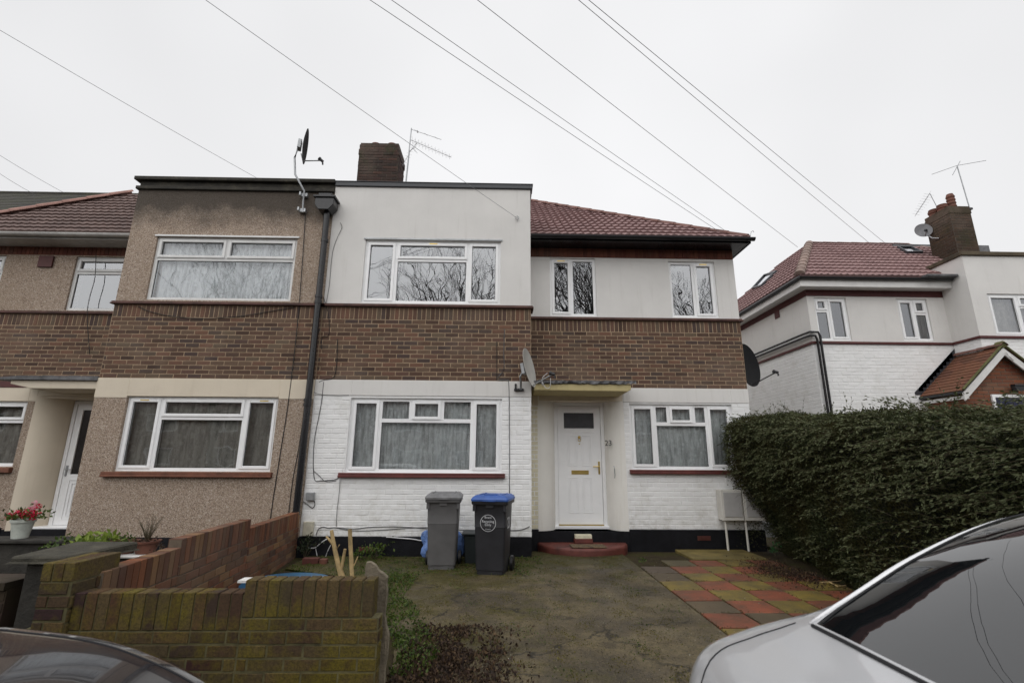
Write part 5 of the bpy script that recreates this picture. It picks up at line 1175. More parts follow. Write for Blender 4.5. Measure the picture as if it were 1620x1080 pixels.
M['twig'] = simple('brown_twig', c4(.075, .06, .032), .8)
# ------------------------------------------------------------------ the hedge
import numpy as np
rng = np.random.default_rng(5)
def hx_l(y, z):          # left face of the hedge
    base = 3.92+.04*math.sin(y*1.9)+.03*math.sin(y*5.3+z*3)+.035*math.sin(z*6+y*2.2)
    under = max(0, (1.35-z))*.52*min(1, max(0, (y-5.4)/2.6))
    return base+under
def htop(y): return 1.565+.074*y+.025*math.sin(y*2.7)+.02*math.sin(y*6.1)
HR = 5.25
def hsec(y, t):          # t 0..1 round the section from the left foot over the top to the right foot
    top = htop(y); 
    if t < .44: z = top*.86*(t/.44); return (hx_l(y, z), z, -1, .12)
    if t < .60:
        a = (t-.44)/.16*math.pi/2; zc = top*.86; r = top*.14; x0 = hx_l(y, zc); return (x0+.42*(1-math.cos(a)), zc+r*math.sin(a), -math.cos(a), math.sin(a))
    if t < .8: q = (t-.6)/.2; x0 = hx_l(y, top*.86)+.42; return (x0+(HR-.1-x0)*q, top, 0, 1)
    q = (t-.8)/.2; return (HR, top*(1-q), 1, .1)
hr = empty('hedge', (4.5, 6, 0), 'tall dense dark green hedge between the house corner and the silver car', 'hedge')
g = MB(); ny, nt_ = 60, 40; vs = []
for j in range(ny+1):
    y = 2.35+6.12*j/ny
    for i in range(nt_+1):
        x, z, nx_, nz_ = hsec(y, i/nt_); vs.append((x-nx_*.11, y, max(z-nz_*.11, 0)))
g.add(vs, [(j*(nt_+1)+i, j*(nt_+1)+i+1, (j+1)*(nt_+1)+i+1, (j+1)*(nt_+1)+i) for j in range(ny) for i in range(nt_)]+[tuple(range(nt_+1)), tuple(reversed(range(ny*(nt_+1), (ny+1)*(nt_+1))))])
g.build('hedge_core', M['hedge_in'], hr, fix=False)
pts = []; dirs = []
NL = 120000
T = rng.random(NL); Yv = 2.6+5.95*rng.random(NL)**.85
for i in range(NL):
    y = float(Yv[i]); t = float(T[i]); t = t*.66 if rng.random() < .93 else .66+.34*t
    x, z, nx_, nz_ = hsec(y, t); cl = .5+.5*math.sin(y*9+z*7)*math.sin(z*11-y*5); dep = float(rng.random())**1.5*.13-.035*cl
    if y > 8.42: dep += .02
    pts.append((x-nx_*-dep*1.0 if False else x+(-nx_)*dep, y+float(rng.normal())*.01, max(.02, z+(-nz_)*dep+float(rng.normal())*.012)))
    dirs.append((nx_*.9+float(rng.normal())*.35, float(rng.normal())*.5-.15, nz_*.8+.25+float(rng.normal())*.45))
for i in range(5000):     # the end of the hedge by the house
    t = rng.random(); x0, z, _, _ = hsec(8.45, t*.6); x = x0+rng.random()*.8; pts.append((x, 8.47+rng.random()*.06, z*rng.random()**.5)); dirs.append((-.3, .4, .4))
leafmesh(pts, .0165, M['hedge'], 'hedge_foliage', parent=hr, dirs=dirs, elong=1.9, seed=3)
# long arching shoots, thickest towards the street end and along the top
tw = MB(); lp = []; ld_ = []
for i in range(1150):
    y = 2.7+5.7*(rng.random()**1.15 if i % 3 else rng.random()); t = (.30+.33*rng.random()) if rng.random() < .62 else .05+.5*rng.random()
    x, z, nx_, nz_ = hsec(y, t); L_ = (.12+.26*rng.random())*(1.25 if y < 5.2 else .75); sy = -1 if rng.random() < .35 else 1
    d = Vector((nx_*.55-.15, sy*(.5+.6*rng.random()), nz_*.5+.35*rng.normal()*.6+.1)).normalized(); p = Vector((x+.03, y, z)); P_ = [p.copy()]
    for k_ in range(6):
        p = p+d*L_/6; d = (d+Vector((-.03, 0, -.13))).normalized(); P_.append(p.copy())
        for s in range(4 if y < 5.5 else 3): lp.append(tuple(p+Vector(rng.normal(size=3))*.008)); ld_.append(tuple(d*1.2))
    tw.tube(P_, .0028, 3, r1=.001, cap=False)
for i in range(60):     # sparse whips sticking up above the top
    y = 2.8+5.6*rng.random(); x, z, nx_, nz_ = hsec(y, .5+.2*rng.random()); L_ = .12+.22*rng.random(); d = Vector((rng.normal()*.5-.2, rng.normal()*.6, .8)).normalized(); p = Vector((x, y, z)); P_ = [p.copy()]
    for k_ in range(5):
        p = p+d*L_/5; d = (d+Vector((-.05, .03*rng.normal(), -.10))).normalized(); P_.append(p.copy()); lp.append(tuple(p)); ld_.append(tuple(d))
    tw.tube(P_, .0025, 3, r1=.001, cap=False)
for i in range(26):     # bare twigs poking out over the meter boxes
    z = .55+.9*rng.random(); x = hx_l(8.3, z); L_ = .12+.2*rng.random(); P_ = [Vector((x+.05, 8.15+.25*rng.random(), z))]; d = Vector((-.8, 0, .35*rng.normal()-.2)).normalized()
    for k_ in range(5): P_.append(P_[-1]+d*L_/5); d = (d+Vector((0, 0, -.12))).normalized()
    tw.tube(P_, .003, 3, r1=.001, cap=False)
tw.build('hedge_twigs', M['twig'], hr, fix=False)
leafmesh(lp, .017, M['hedge_tip'], 'hedge_shoots', parent=hr, dirs=ld_, elong=2.0, seed=8)

# ------------------------------------------------------------------ ground litter, weeds
def scatter(n, f, size, mat, name, label, seed, elong=1.4, up=.5):
    rn = random.Random(seed); P_ = []
    while len(P_) < n:
        p = f(rn)
        if p is not None: P_.append(p)
    o = leafmesh(P_, size, mat, name, parent=None, elong=elong, updir=up, seed=seed); return tag(o, label, None, None, 'stuff')
def dens(x, y): return .5+.5*math.sin(x*7+1.3*math.sin(y*5))*math.sin(y*6+x*2)
def f1(rn):
    x, y = rn.gauss(-.42, .24), rn.uniform(3.42, 4.75)
    if x < -.74 or x > .3 or rn.random() > dens(x*2.3, y*1.7) + .12 or (y > 4.2 and rn.random() < .6): return None
    return (x, y, .022+abs(rn.gauss(0, .010)))
scatter(6000, f1, .021, M['dead'], 'leaf_litter', 'dark dead leaves', 1)
def f2(rn):
    x, y = rn.gauss(3.80, .20), rn.gauss(6.85, .36)
    if x > 4.1 or x < 3.0 or y < 5.2: return None
    return (x, y, .025+abs(rn.gauss(0, .018))*max(0, 1-abs(x-3.7)))
scatter(2600, f2, .018, M['dead'], 'leaf_litter', 'dead leaves at the hedge foot', 2)
def f3(rn):
    y = rn.uniform(3.7, 6.7); x = -.72-.72*min(1, max(0, (y-4.1)/1.6))+rn.uniform(-.05, .42)*(.55+.45*min(1, (y-3.7)/1.5))
    if rn.random() > .25+.75*dens(x*2, y*1.6): return None
    return (x, y, .02+abs(rn.gauss(0, .022)))
scatter(3400, f3, .019, M['weed'], 'weeds', 'weeds along the wall end', 3)
def f4(rn):
    x, y = rn.uniform(-2.9, .6), rn.uniform(6.7, 7.95)
    if rn.random() > dens(x*1.7, y*2.1)**2: return None
    return (x, y, .02+abs(rn.gauss(0, .010)))
scatter(4200, f4, .014, M['weed'], 'weeds', 'low weeds by the plinth', 4)
def f5(rn):
    x, y = rn.uniform(-.6, 1.9), rn.uniform(3.45, 7.6)
    if rn.random() > max(0, dens(x*1.1+.5, y*.8)-.62)*2: return None
    return (x, y, .026+abs(rn.gauss(0, .003)))
scatter(1500, f5, .010, M['weed'], 'moss_tufts', 'moss tufts on the drive', 5)
def f9(rn):
    x, y = rn.uniform(-1.5, 1.93), rn.uniform(3.42, 8.0)
    if x < -.78-.7*min(1, max(0, (y-4.1)/1.6)): return None
    if rn.random() > .35+.65*dens(x*1.3+2, y*1.9): return None
    return (x, y, .0245+dh(x, y)+abs(rn.gauss(0, .0015)))
M['grit'] = leafmat('grit', [c4(.012, .010, .008), c4(.16, .13, .085), c4(.035, .028, .018), c4(.28, .24, .17), c4(.06, .055, .014), c4(.10, .08, .045), c4(.02, .016, .012)], 0, .9)
scatter(16000, f9, .0075, M['grit'], 'grit', 'grit and crumbs on the drive', 9, elong=1.1, up=0)
def f10(rn):
    x, y = rn.uniform(-1.4, 1.8), rn.uniform(3.45, 7.9)
    if x < -.78-.7*min(1, max(0, (y-4.1)/1.6)) or rn.random() > max(0, dens(x*1.9+4, y*1.2+1)-.45)*1.6: return None
    return (x, y, .024+dh(x, y)+abs(rn.gauss(0, .002)))
M['drymoss'] = leafmat('dry_moss', [c4(.07, .062, .010), c4(.12, .10, .018), c4(.05, .05, .008), c4(.16, .14, .04)], 0, .9)
scatter(9000, f10, .010, M['drymoss'], 'dry_moss', 'dry ochre moss on the drive', 10, elong=1.2, up=.2)
M['debris'] = leafmat('pale_debris', [c4(.22, .18, .12), c4(.42, .40, .34), c4(.12, .09, .05), c4(.05, .035, .02), c4(.08, .06, .03)], 0, .8)
def f7(rn):
    x, y = rn.uniform(-.6, 3.6), rn.uniform(3.45, 7.9); return (x, y, .034)
scatter(900, f7, .007, M['debris'], 'small_debris', 'small pale debris', 6)
def f8(rn):
    # weeds and crumbs growing in the slab joints
    i = rn.randrange(0, 5); y = rn.uniform(4.4, 7.6); x = 1.95+i*.4285+rn.gauss(0, .012)
    if rn.random() < .4: j = rn.randrange(0, 8); y = 7.74-j*.4285+rn.gauss(0, .012); x = rn.uniform(1.95, 3.6)
    if rn.random() > dens(x*2, y*2): return None
    return (x, y, .02)
scatter(1100, f8, .011, leafmat('joint_growth', [c4(.05, .03, .02), c4(.07, .07, .02), c4(.04, .03, .02)], 0, .9), 'joint_moss', 'moss and soil in the slab joints', 7)
# little plants
def plant(name, c, r_, h, n, size, mat, label, seed, cat='plant'):
    rn = random.Random(seed); P_ = []; root = empty(name, tuple(c), label, cat)
    sb = MB()
    for i in range(max(5, n//14)):
        an = rn.uniform(0, 6.28); q = Vector(c)+Vector((math.cos(an)*r_*rn.random(), math.sin(an)*r_*rn.random(), h*rn.uniform(.4, 1))); sb.tube([Vector(c), Vector(c)*.4+q*.6+Vector((0, 0, .01)), q], .0025, 4)
        for k_ in range(14): P_.append(tuple(q+Vector((rn.gauss(0, r_*.22), rn.gauss(0, r_*.22), rn.gauss(0, h*.14)))))
    sb.build('stem', M['twig'], root); leafmesh(P_, size, mat, 'foliage', parent=root, seed=seed, elong=1.3, updir=.7)
    return root
q = atz(593, 880, .05); plant('weed_clump', (q.x, q.y, 0), .26, .2, 170, .032, M['weed'], 'leafy green weed against the black plinth behind the broken slab', 11)
q = atz(572, 886, .05); plant('weed_clump', (q.x-.05, 7.75, 0), .2, .13, 110, .026, M['weed'], 'smaller green weed left of the leafy one at the plinth', 12)
q = atz(1017, 889, .03); plant('weed_clump', (q.x, q.y, .02), .10, .05, 60, .018, M['weed'], 'tiny bright green weed between the red step and the slabs', 13)
q = atz(1226, 876, .05); plant('weed_clump', (q.x, q.y, .02), .14, .16, 70, .03, leafmat('cool_green_leaf', [c4(.03, .10, .03), c4(.06, .15, .06)]), 'green weed at the foot of the hedge by the yellowed slab', 14)
q = atz(492, 868, .06); plant('ivy_clump', (-2.9, 7.8, .0), .2, .3, 160, .03, leafmat('dark_ivy', [c4(.012, .02, .01), c4(.03, .04, .015)]), 'dark ivy growing at the foot of the downpipe', 15)
# potted plants next door
def pot(name, c, r_, h, mat, label):
    root = empty(name, tuple(c), label, 'flower pot', None); MB().lathe([(0, 0), (r_*.68, 0), (r_*.94, h*.84), (r_*1.05, h*.85), (r_*1.06, h), (r_*.94, h), (r_*.9, h*.85), (0, h*.82)], c, 28).build('pot', mat, root, smooth=40); return root
p = at(31, 850, 6.97); M['potw'] = simple('grubby_white_pot', c4(.50, .53, .48), .6, nscale=12, amt=.25)
pr = pot('flower_pot', (p.x, 6.97, lw.z), .125, .235, M['potw'], 'white pot of red and pink flowers on the dark planter wall')
rn = random.Random(4); cx_, cy_, cz_ = p.x, 6.97, lw.z+.22
P_ = [(cx_+rn.gauss(0, .11), cy_+rn.gauss(0, .09), cz_+.02+abs(rn.gauss(0, .05))) for _ in range(260)]; leafmesh(P_, .03, M['weed'], 'foliage', parent=pr, seed=4)
red = leafmat('red_petal', [c4(.55, .01, .05), c4(.75, .03, .10), c4(.40, .008, .03)], .2); pink = leafmat('pink_petal', [c4(.8, .35, .45), c4(.85, .55, .6)], .2)
fb = []; 
for (dx, dz) in ((-.17, .06), (-.09, .11), (-.02, .10), (.05, .09), (.11, .07), (.17, .10), (.19, .18), (.02, .06), (-.13, .03), (.14, .03), (.08, .13)):
    for _ in range(46): v = Vector((rn.gauss(0, 1), rn.gauss(0, 1), rn.gauss(0, 1))).normalized()*.034; fb.append((cx_+dx+v.x, cy_-.04+v.y+rn.gauss(0, .01), cz_+dz+v.z*.8))
leafmesh(fb, .022, red, 'red_flowers', parent=pr, seed=5, elong=1.1)
fb = []
for (dx, dz) in ((.13, .22), (.155, .17), (.12, .15)):
    for _ in range(40): v = Vector((rn.gauss(0, 1), rn.gauss(0, 1), rn.gauss(0, 1))).normalized()*.03; fb.append((cx_+dx+v.x, cy_-.05+v.y, cz_+dz+v.z))
leafmesh(fb, .02, pink, 'pink_flowers', parent=pr, seed=6, elong=1.1)
ypt = 5.6; pz = at(205, 878, ypt).z
pA, pB = at(166, 880, ypt), at(256, 871, ypt)
b = MB(); b.box(pA.x-.0, pB.x, ypt-.16, ypt+.16, pz, pz+.022); tag(b.build('white_board', M['white_paint'], bevel=.004), 'white board carrying the row of terracotta pots', 'board')
b = MB(); b.box(pA.x-.6, pB.x+.1, ypt-.12, ypt+.3, 0, pz-.002); tag(b.build('planter', M['oldrender'], bevel=.01), 'dark raised bed under the white board', 'planter')
for i, (px, rr, lab) in enumerate(((172, .10, 'left terracotta pot with yellow green leaves on the white board'), (197, .12, 'middle terracotta pot with pale seedlings on the white board'), (230, .125, 'right terracotta pot with wispy dark twigs on the white board'))):
    q = at(px, 872, ypt); r_ = pot('terracotta_pot', (q.x, ypt, pz+.023), rr, .125, M['terra'], lab)
    P_ = [(q.x+rn.gauss(0, rr*.5), ypt+rn.gauss(0, rr*.4), pz+.13+abs(rn.gauss(0, .03))) for _ in range(70)]; leafmesh(P_, .02, M['weed'] if i < 2 else M['dead'], 'foliage', parent=r_, seed=20+i)
    if i == 2:
        tb = MB()
        for _ in range(70):
            an = rn.uniform(0, 6.28); l = rn.uniform(.06, .26); e = Vector((q.x+math.cos(an)*l*.55, ypt+math.sin(an)*l*.4, pz+.14+l)); tb.tube([Vector((q.x, ypt, pz+.12)), Vector((q.x, ypt, pz+.12)).lerp(e, .6)+Vector((0, 0, .02)), e], .0016, 3, cap=False)
        tb.build('twigs', M['twig'], r_, fix=False)
    if i == 1:
        tb = MB(); a = at(182, 872, ypt-.1); c0 = at(186, 858, ypt-.1); d0 = at(191, 872, ypt-.1); tb.tube([a, c0, d0], .007, 5); tb.build('plant_label', M['white_paint'], r_)
q = at(140, 872, 5.3); plant('leafy_plant', (q.x, 5.3, q.z-.09), .2, .2, 240, .05, leafmat('bright_yellow_green', [c4(.16, .22, .03), c4(.25, .32, .06), c4(.09, .15, .02)]), 'bright yellow-green leafy plant behind the brick pier', 31)
q = at(118, 862, 5.8); plant('leafy_plant', (q.x-.15, 5.8, q.z-.1), .26, .16, 150, .03, M['weed'], 'low trailing plant with small green leaves beside the stone slab', 32)
q = at(255, 868, 5.4); plant('leafy_plant', (q.x, 5.4, q.z-.1), .1, .12, 60, .02, M['dead'], 'withered brown plant right of the terracotta pots', 33)
# fallen branch by the hedge, brick on the soil
b = MB(); b.tube([atz(1296, 921, .03), atz(1312, 920, .06), atz(1325, 927, .04), atz(1338, 926, .03)], .009, 6); b.tube([atz(1312, 920, .05), atz(1330, 918, .05), atz(1334, 914, .05)], .006, 5); tag(b.build('fallen_branch', M['wood'], smooth=50), 'pale forked twig on the litter by the hedge', 'twig')
q = atz(508, 889, .04); tag(MB().box(q.x-.25, q.x-.03, q.y-.05, q.y+.05, .0, .10).build('loose_brick', M['airbrick'], bevel=.006), 'dark loose brick by the black plinth', 'brick', 'loose bricks'); tag(MB().box(q.x-.01, q.x+.09, q.y-.06, q.y+.03, .0, .09).build('loose_brick', M['terra'], bevel=.006), 'broken orange brick end beside the dark one', 'brick', 'loose bricks')

# ------------------------------------------------------------------ meter boxes, mat
M['meter'] = simple('white_meter_box', c4(.62, .60, .55), .5, nscale=5, amt=.12); M['meter_door'] = simple('grey_meter_door', c4(.42, .41, .40), .5, nscale=6, amt=.12)
for i, (x0, x1, lab) in enumerate(((3.69, 4.045, 'left white meter box on the wall beside the hedge'), (4.06, 4.43, 'right white meter box half covered by the hedge'))):
    r_ = empty('meter_box', (x0, RY, .5), lab, 'meter box', 'meter boxes'); Yf = 8.42
    b = MB(); b.box(x0, x1, Yf, RY-.03, .50, .99); b.build('cabinet', M['meter'], r_, bevel=.006); b = MB(); b.box(x0+.035, x1-.02, Yf-.012, Yf-.001, .56, .95); b.build('door', M['meter_door'], r_, bevel=.004)
    b = MB(); b.tube([(x0+.06 if i == 0 else x0+.03, Yf+.06, .499), (x0+.065 if i == 0 else x0+.035, Yf+.06, .02)], .019, 10); b.build('pipe', M['meter'], r_, smooth=50)
m = NT('coir_mat'); v = m.n('ShaderNodeTexVoronoi'); v.inputs['Scale'].default_value = 28; m.L(m.pos(), v.inputs['Vector']); m.col(m.ramp(v.outputs['Distance'], [(.3, c4(.03, .022, .016)), (.5, c4(.14, .095, .05))])); m.bump(m.noise(300), 1, .004); M['mat'] = m.done(.95)
tag(MB().box(1.11, 1.66, 8.03, 8.34, .134, .148).build('door_mat', M['mat'], bevel=.004), 'brown patterned door mat on the red step', 'door mat')

# ------------------------------------------------------------------ cars
def interp(tab, s):
    if s <= tab[0][0]: return tab[0][1]
    for i, ((a, p), (b_, q)) in enumerate(zip(tab[:-1], tab[1:])):
        if s <= b_:
            t = (s-a)/(b_-a)
            m0 = (q-p)/(b_-a) if i == 0 else (q-tab[i-1][1])/(b_-tab[i-1][0]); m1 = (q-p)/(b_-a) if i+2 >= len(tab) else (tab[i+2][1]-p)/(tab[i+2][0]-a); h = b_-a
            return (2*t**3-3*t*t+1)*p+(t**3-2*t*t+t)*h*m0+(-2*t**3+3*t*t)*q+(t**3-t*t)*h*m1
    return tab[-1][1]
def car(name, label, x0, cy, sgn, T, Wd, z0, paint, L_, glass_rng, side_rng, lampm, nS=110, glassm='car_glass', cyl=None, extra=None):
    root = empty(name, (x0+sgn*L_/2, cy, z0), label, 'car')
    st = [L_*(.5-.5*math.cos(math.pi*i/nS)) for i in range(nS+1)]; deckf = [1.0, .985, .94, .87, .76, .58, .32, 0]; cabf = [.955, .90, .855, .80, .765, .64, .34, 0]; dp = [0, .42, .70, .86, .94, .98, 1, 1]; cp_ = [0, .10, .40, .70, .82, .90, .97, 1]
    half = [(.90, .0, 'a'), (.985, .16, 'a'), (1.0, .42, 'a'), (.998, .70, 'a'), (.985, .88, 'a'), (.965, .965, 'a')]
    rows = []
    for s in st:
        w = interp(T['w'], s); belt = interp(T['belt'], s); top = interp(T['top'], s); cab = min(1, max(0, interp(T['cab'], s))); bot = .22
        R_ = []
        for (fy, fz, _) in half: R_.append((w*fy, bot+(belt-.0-bot)*fz))
        for k in range(8):
            f = deckf[k]*(1-cab)+cabf[k]*cab; pz_ = dp[k]*(1-cab)+cp_[k]*cab; R_.append((w*f*.955, belt+(top-belt)*pz_))
        full = [(-y, z) for y, z in R_]+[(y, z) for y, z in reversed(R_[:-1])]
        rows.append([(x0+sgn*s, cy+y, z0+z) for y, z in full])
    m_ = len(rows[0]); nh = 14
    B_, Gs, Gl = MB(), MB(), MB(); V = [p for r in rows for p in r]; fb, fg, fs_ = [], [], []
    for i in range(nS):
        s = (st[i]+st[i+1])/2
        for k in range(m_-1):
            kk = k if k < nh-1 else m_-2-k     # 0..12 from the sill to the centre
            f = (i*m_+k, i*m_+k+1, (i+1)*m_+k+1, (i+1)*m_+k)
            isg = False
            for (ga, gb, ks) in glass_rng:
                if ga < s < gb and kk >= ks: isg = True
            sd_ = any(a < s < b_ for a, b_ in side_rng) and 6 <= kk <= 7
            (fg if isg else fs_ if sd_ else fb).append(f)
    B_.add(V, fb+[tuple(range(m_)), tuple(reversed(range(nS*m_, (nS+1)*m_)))])
    def sub(fl): 
        u = sorted({i for f in fl for i in f}); mp = {v: i for i, v in enumerate(u)}; q = MB(); q.add([V[i] for i in u], [tuple(mp[i] for i in f) for f in fl]); return q
    o = B_.build('body', paint, root, smooth=38)
    half_ = m_*nS/2
    for nm_, q in (('rear_window' if sgn > 0 else 'windscreen', [f for f in fg if f[0] < half_]), ('windscreen' if sgn > 0 else 'rear_window', [f for f in fg if f[0] >= half_])):
        if q: sub(q).build(nm_, M[glassm], root, smooth=True)
    if fs_: sub(fs_).build('side_windows', M[glassm], root, smooth=True)
    MB().box(min(x0+sgn*.2, x0+sgn*(L_-.2)), max(x0+sgn*.2, x0+sgn*(L_-.2)), cy-.8, cy+.8, z0+.18, z0+.25).build('underside', M['black'], root)
    for sx_ in (.78, L_-.85):
        for sy_ in (-1, 1):
            wb = MB(); mt = Matrix.Rotation(R(90), 4, 'X'); c = (x0+sgn*sx_, cy+sy_*(Wd-.09), z0+.315); wb.lathe([(.2, -.1), (.29, -.105), (.315, -.085), (.315, .085), (.29, .105), (.2, .1)], c, 36, mt); t_o = wb.build('tyre', M['tyre'], root, smooth=35)
            rb = MB(); rb.lathe([(0, -.09), (.05, -.1), (.19, -.08), (.2, -.1), (.2, .1), (.19, .08), (.05, .1), (0, .09)], c, 24, mt); rb.build('rim', M['steel'], t_o, smooth=30)
    return root, rows, st
M['tyre'] = simple('tyre_rubber', c4(.015, .015, .015), .8)
m = NT('car_glass'); m.p.inputs['Base Color'].default_value = c4(.006, .007, .008); m.p.inputs['Roughness'].default_value = .01; m.p.inputs['IOR'].default_value = 1.95; M['car_glass'] = m.m
m = NT('silver_car_paint'); fl = m.noise(1800, 2, .8); m.col(m.mix(m.mr(fl, .4, .6), c4(.46, .465, .475), c4(.60, .605, .62))); m.done(.42, .45, None, 1.0); m.p.inputs['Coat Roughness'].default_value = .04; M['silver'] = m.m
m = NT('dark_car_paint'); m.col(c4(.016, .016, .02)); m.L(m.mr(m.noise(9, 5, .7), .35, .7, .10, .22), m.p.inputs['Roughness']); m.p.inputs['Coat Weight'].default_value = 1.0; m.p.inputs['Coat Roughness'].default_value = .03; M['dark_paint'] = m.m
T = dict(w=[(0, .56), (.03, .68), (.10, .775), (.22, .83), (.45, .865), (.9, .885), (2, .90), (3.6, .89), (4.2, .84), (4.5, .70), (4.62, .5)],
         belt=[(0, .42), (.03, .62), (.07, .80), (.14, .915), (.30, .975), (.60, 1.02), (1.2, 1.05), (3.0, .96), (4.2, .76), (4.55, .60), (4.62, .45)],
         top=[(0, .46), (.03, .68), (.07, .86), (.14, .965), (.30, 1.015), (.45, 1.055), (.55, 1.12), (.69, 1.21), (.83, 1.295), (1.07, 1.41), (1.26, 1.47), (1.7, 1.54), (2.2, 1.56), (2.7, 1.47), (3.1, 1.27), (3.45, 1.05), (4.2, .87), (4.55, .68), (4.62, .5)],
         cab=[(0, 0), (.42, 0), (.52, .45), (.62, .88), (.8, 1), (2.8, 1), (3.3, .8), (3.5, 0), (4.62, 0)])
SZ = -.115
car('silver_car', 'silver saloon car parked at the right, seen across its boot and rear window', .53, 1.06, 1, T, .9, SZ, M['silver'], 4.62, [(.47, 1.62, 10), (2.75, 3.4, 10)], [(1.15, 3.0)], None)
rt = bpy.data.objects['silver_car']
M['lamp_red'] = simple('red_lamp_lens', c4(.35, .01, .012), .08, bump=0, coat=1); M['chrome'] = simple('chrome_reflector', c4(.75, .75, .77), .08, 1, nscale=90, amt=.5, bump=.6, bd=.003)
for sy_ in (-1, 1):
    lb = MB(); n = 10; vs = []
    for j, zz in enumerate((.60, .66, .74, .80, .835)):
        for i in range(n+1):
            s = .005+.30*(i/n)**1.4; w = interp(T['w'], s); belt = interp(T['belt'], s); f = interp([(0, .985), (.42, 1.0), (.7, .998), (.88, .985), (1, .96)], min(1, max(0, (zz-.22)/(belt-.22))))
            vs.append((.53+s-.012, 1.06+sy_*(w*f+.010), SZ+min(zz, belt-.03)))
    lb.add(vs, [(j*(n+1)+i, j*(n+1)+i+1, (j+1)*(n+1)+i+1, (j+1)*(n+1)+i) for j in range(4) for i in range(n)]); o = lb.build('rear_lamp', M['lamp_red'], rt, smooth=True)
    cb = MB()
    for q in range(7):
        s = .02+.012*q; w = interp(T['w'], s); cb.lathe([(0, -.01), (.011, -.006), (.012, .004), (0, .008)], (.53+s-.02, 1.06+sy_*(w+.016), SZ+.80-.022*q), 10)
    cb.build('lamp_reflectors', M['chrome'], o, smooth=True)
T2 = dict(w=[(0, .45), (.05, .62), (.15, .74), (.35, .82), (.8, .86), (2, .87), (3.3, .86), (3.8, .8), (3.95, .6)],
          belt=[(0, .40), (.05, .62), (.12, .735), (.25, .815), (.45, .895), (.68, .955), (1.0, .99), (1.4, 1.0), (2.5, 1.0), (3.6, 1.0), (3.85, .9), (3.95, .5)],
          top=[(0, .45), (.05, .68), (.12, .79), (.25, .865), (.45, .94), (.68, 1.0), (1.0, 1.035), (1.2, 1.06), (1.5, 1.22), (1.9, 1.38), (2.5, 1.46), (3.2, 1.42), (3.7, 1.15), (3.9, .9), (3.95, .55)],
          cab=[(0, 0), (1.0, 0), (1.25, .6), (1.5, 1), (3.4, 1), (3.7, .8), (3.95, .3)])
# local x runs from the nose backwards, the nose points to the right
dc, rows, st_ = car('dark_car', 'dark small car with its bonnet and headlight in the lower left corner', -.62, 1.03, -1, T2, .87, SZ, M['dark_paint'], 3.95, [(1.2, 1.75, 10), (3.2, 3.75, 10)], [(1.55, 3.3)], None)
for sy_ in (-1, 1):
    lb = MB(); n = 12; vs = []; 
    for j in range(8):
        v = j/7
        for i in range(n+1):
            s = .03+.33*i/n; w = interp(T2['w'], s); belt = interp(T2['belt'], s); top = interp(T2['top'], s)
            zz = .56+(belt+.018-.56)*v; yy = w*(1.0-.10*max(0, v-.6)/.4)
            vs.append((-.62-s+.012, 1.03+sy_*(yy+.012), SZ+zz+.004))
    lb.add(vs, [(j*(n+1)+i, j*(n+1)+i+1, (j+1)*(n+1)+i+1, (j+1)*(n+1)+i) for j in range(7) for i in range(n)])
    m_ = bpy.data.materials.get('headlamp_lens')
    if not m_: M['head'] = simple('headlamp_lens', c4(.30, .31, .33), .12, .6, nscale=60, amt=.6, bump=.6, bd=.004, coat=1)
    lb.build('headlight', M['head'], dc, smooth=True)
for k in range(2):
    pass
b = MB(); b.tube([(-1.86-.05*k, 1.03-.62+1.24*k/10, SZ+1.005) for k in range(11)], .012, 5); b.build('wiper', M['black'], dc)

def skin_pt(Tt, x0, cy, sgn, s, k, lift=.004):
    # a point on the lofted car skin: station s, index k of the half section (6 = shoulder .. 13 = centre), far side
    w = interp(Tt['w'], s); belt = interp(Tt['belt'], s); top = interp(Tt['top'], s); cab = min(1, max(0, interp(Tt['cab'], s)))
    deckf = [1.0, .985, .94, .87, .76, .58, .32, 0]; cabf = [.955, .90, .855, .80, .765, .64, .34, 0]; dp = [0, .42, .70, .86, .94, .98, 1, 1]; cp_ = [0, .10, .40, .70, .82, .90, .97, 1]
    i = k-6; a = int(min(i, 6)); t = i-a; L = lambda q: q[a]*(1-t)+q[a+1]*t
    return Vector((x0+sgn*s, cy+w*(L(deckf)*(1-cab)+L(cabf)*cab)*.955, SZ+belt+(top-belt)*(L(dp)*(1-cab)+L(cp_)*cab)+lift))
mirr = lambda P_, cy: [Vector((p.x, 2*cy-p.y, p.z)) for p in P_]
CS = lambda s, k, l=.003: skin_pt(T, .53, 1.06, 1, s, k, l)
M['seam'] = simple('dark_panel_gap', c4(.01, .01, .012), .7, bump=0)
M['trim'] = simple('bright_window_trim', c4(.75, .75, .77), .18, 1, amt=.05, bump=0)
b = MB(); side = [CS(.09+.36*i/16, 9.2, .0005) for i in range(17)]; b.tube(side, .0028, 5); b.tube(mirr(side, 1.06), .0028, 5)
rear = [CS(.09, 9.2+3.8*i/10, .0005) for i in range(11)]; b.tube(rear+mirr(rear[::-1], 1.06), .0028, 5); b.build('boot_lid_seam', M['seam'], rt)
b = MB(); bl = [CS(.465, 10.0+3.0*i/10, .003) for i in range(11)]; b.tube(bl+mirr(bl[::-1], 1.06), .006, 6); b.build('window_rubber', M['seam'], rt)
M['rail_paint'] = simple('pale_silver_rail', c4(.72, .725, .74), .25, .2, amt=.04, bump=0, coat=1)
for fl in (0, 1):
    ln = [CS(.47+1.9*i/40, 9.75, .0) for i in range(41)]; l2 = [CS(.49+1.9*i/40, 10.12, .002) for i in range(41)]
    if fl: ln, l2 = mirr(ln, 1.06), mirr(l2, 1.06)
    MB().tube(ln, [.006+.008*min(1, i/6) for i in range(41)], 8).build('roof_rail', M['rail_paint'], rt, smooth=True); MB().tube(l2, .0035, 5).build('rail_seal', M['seam'], rt)
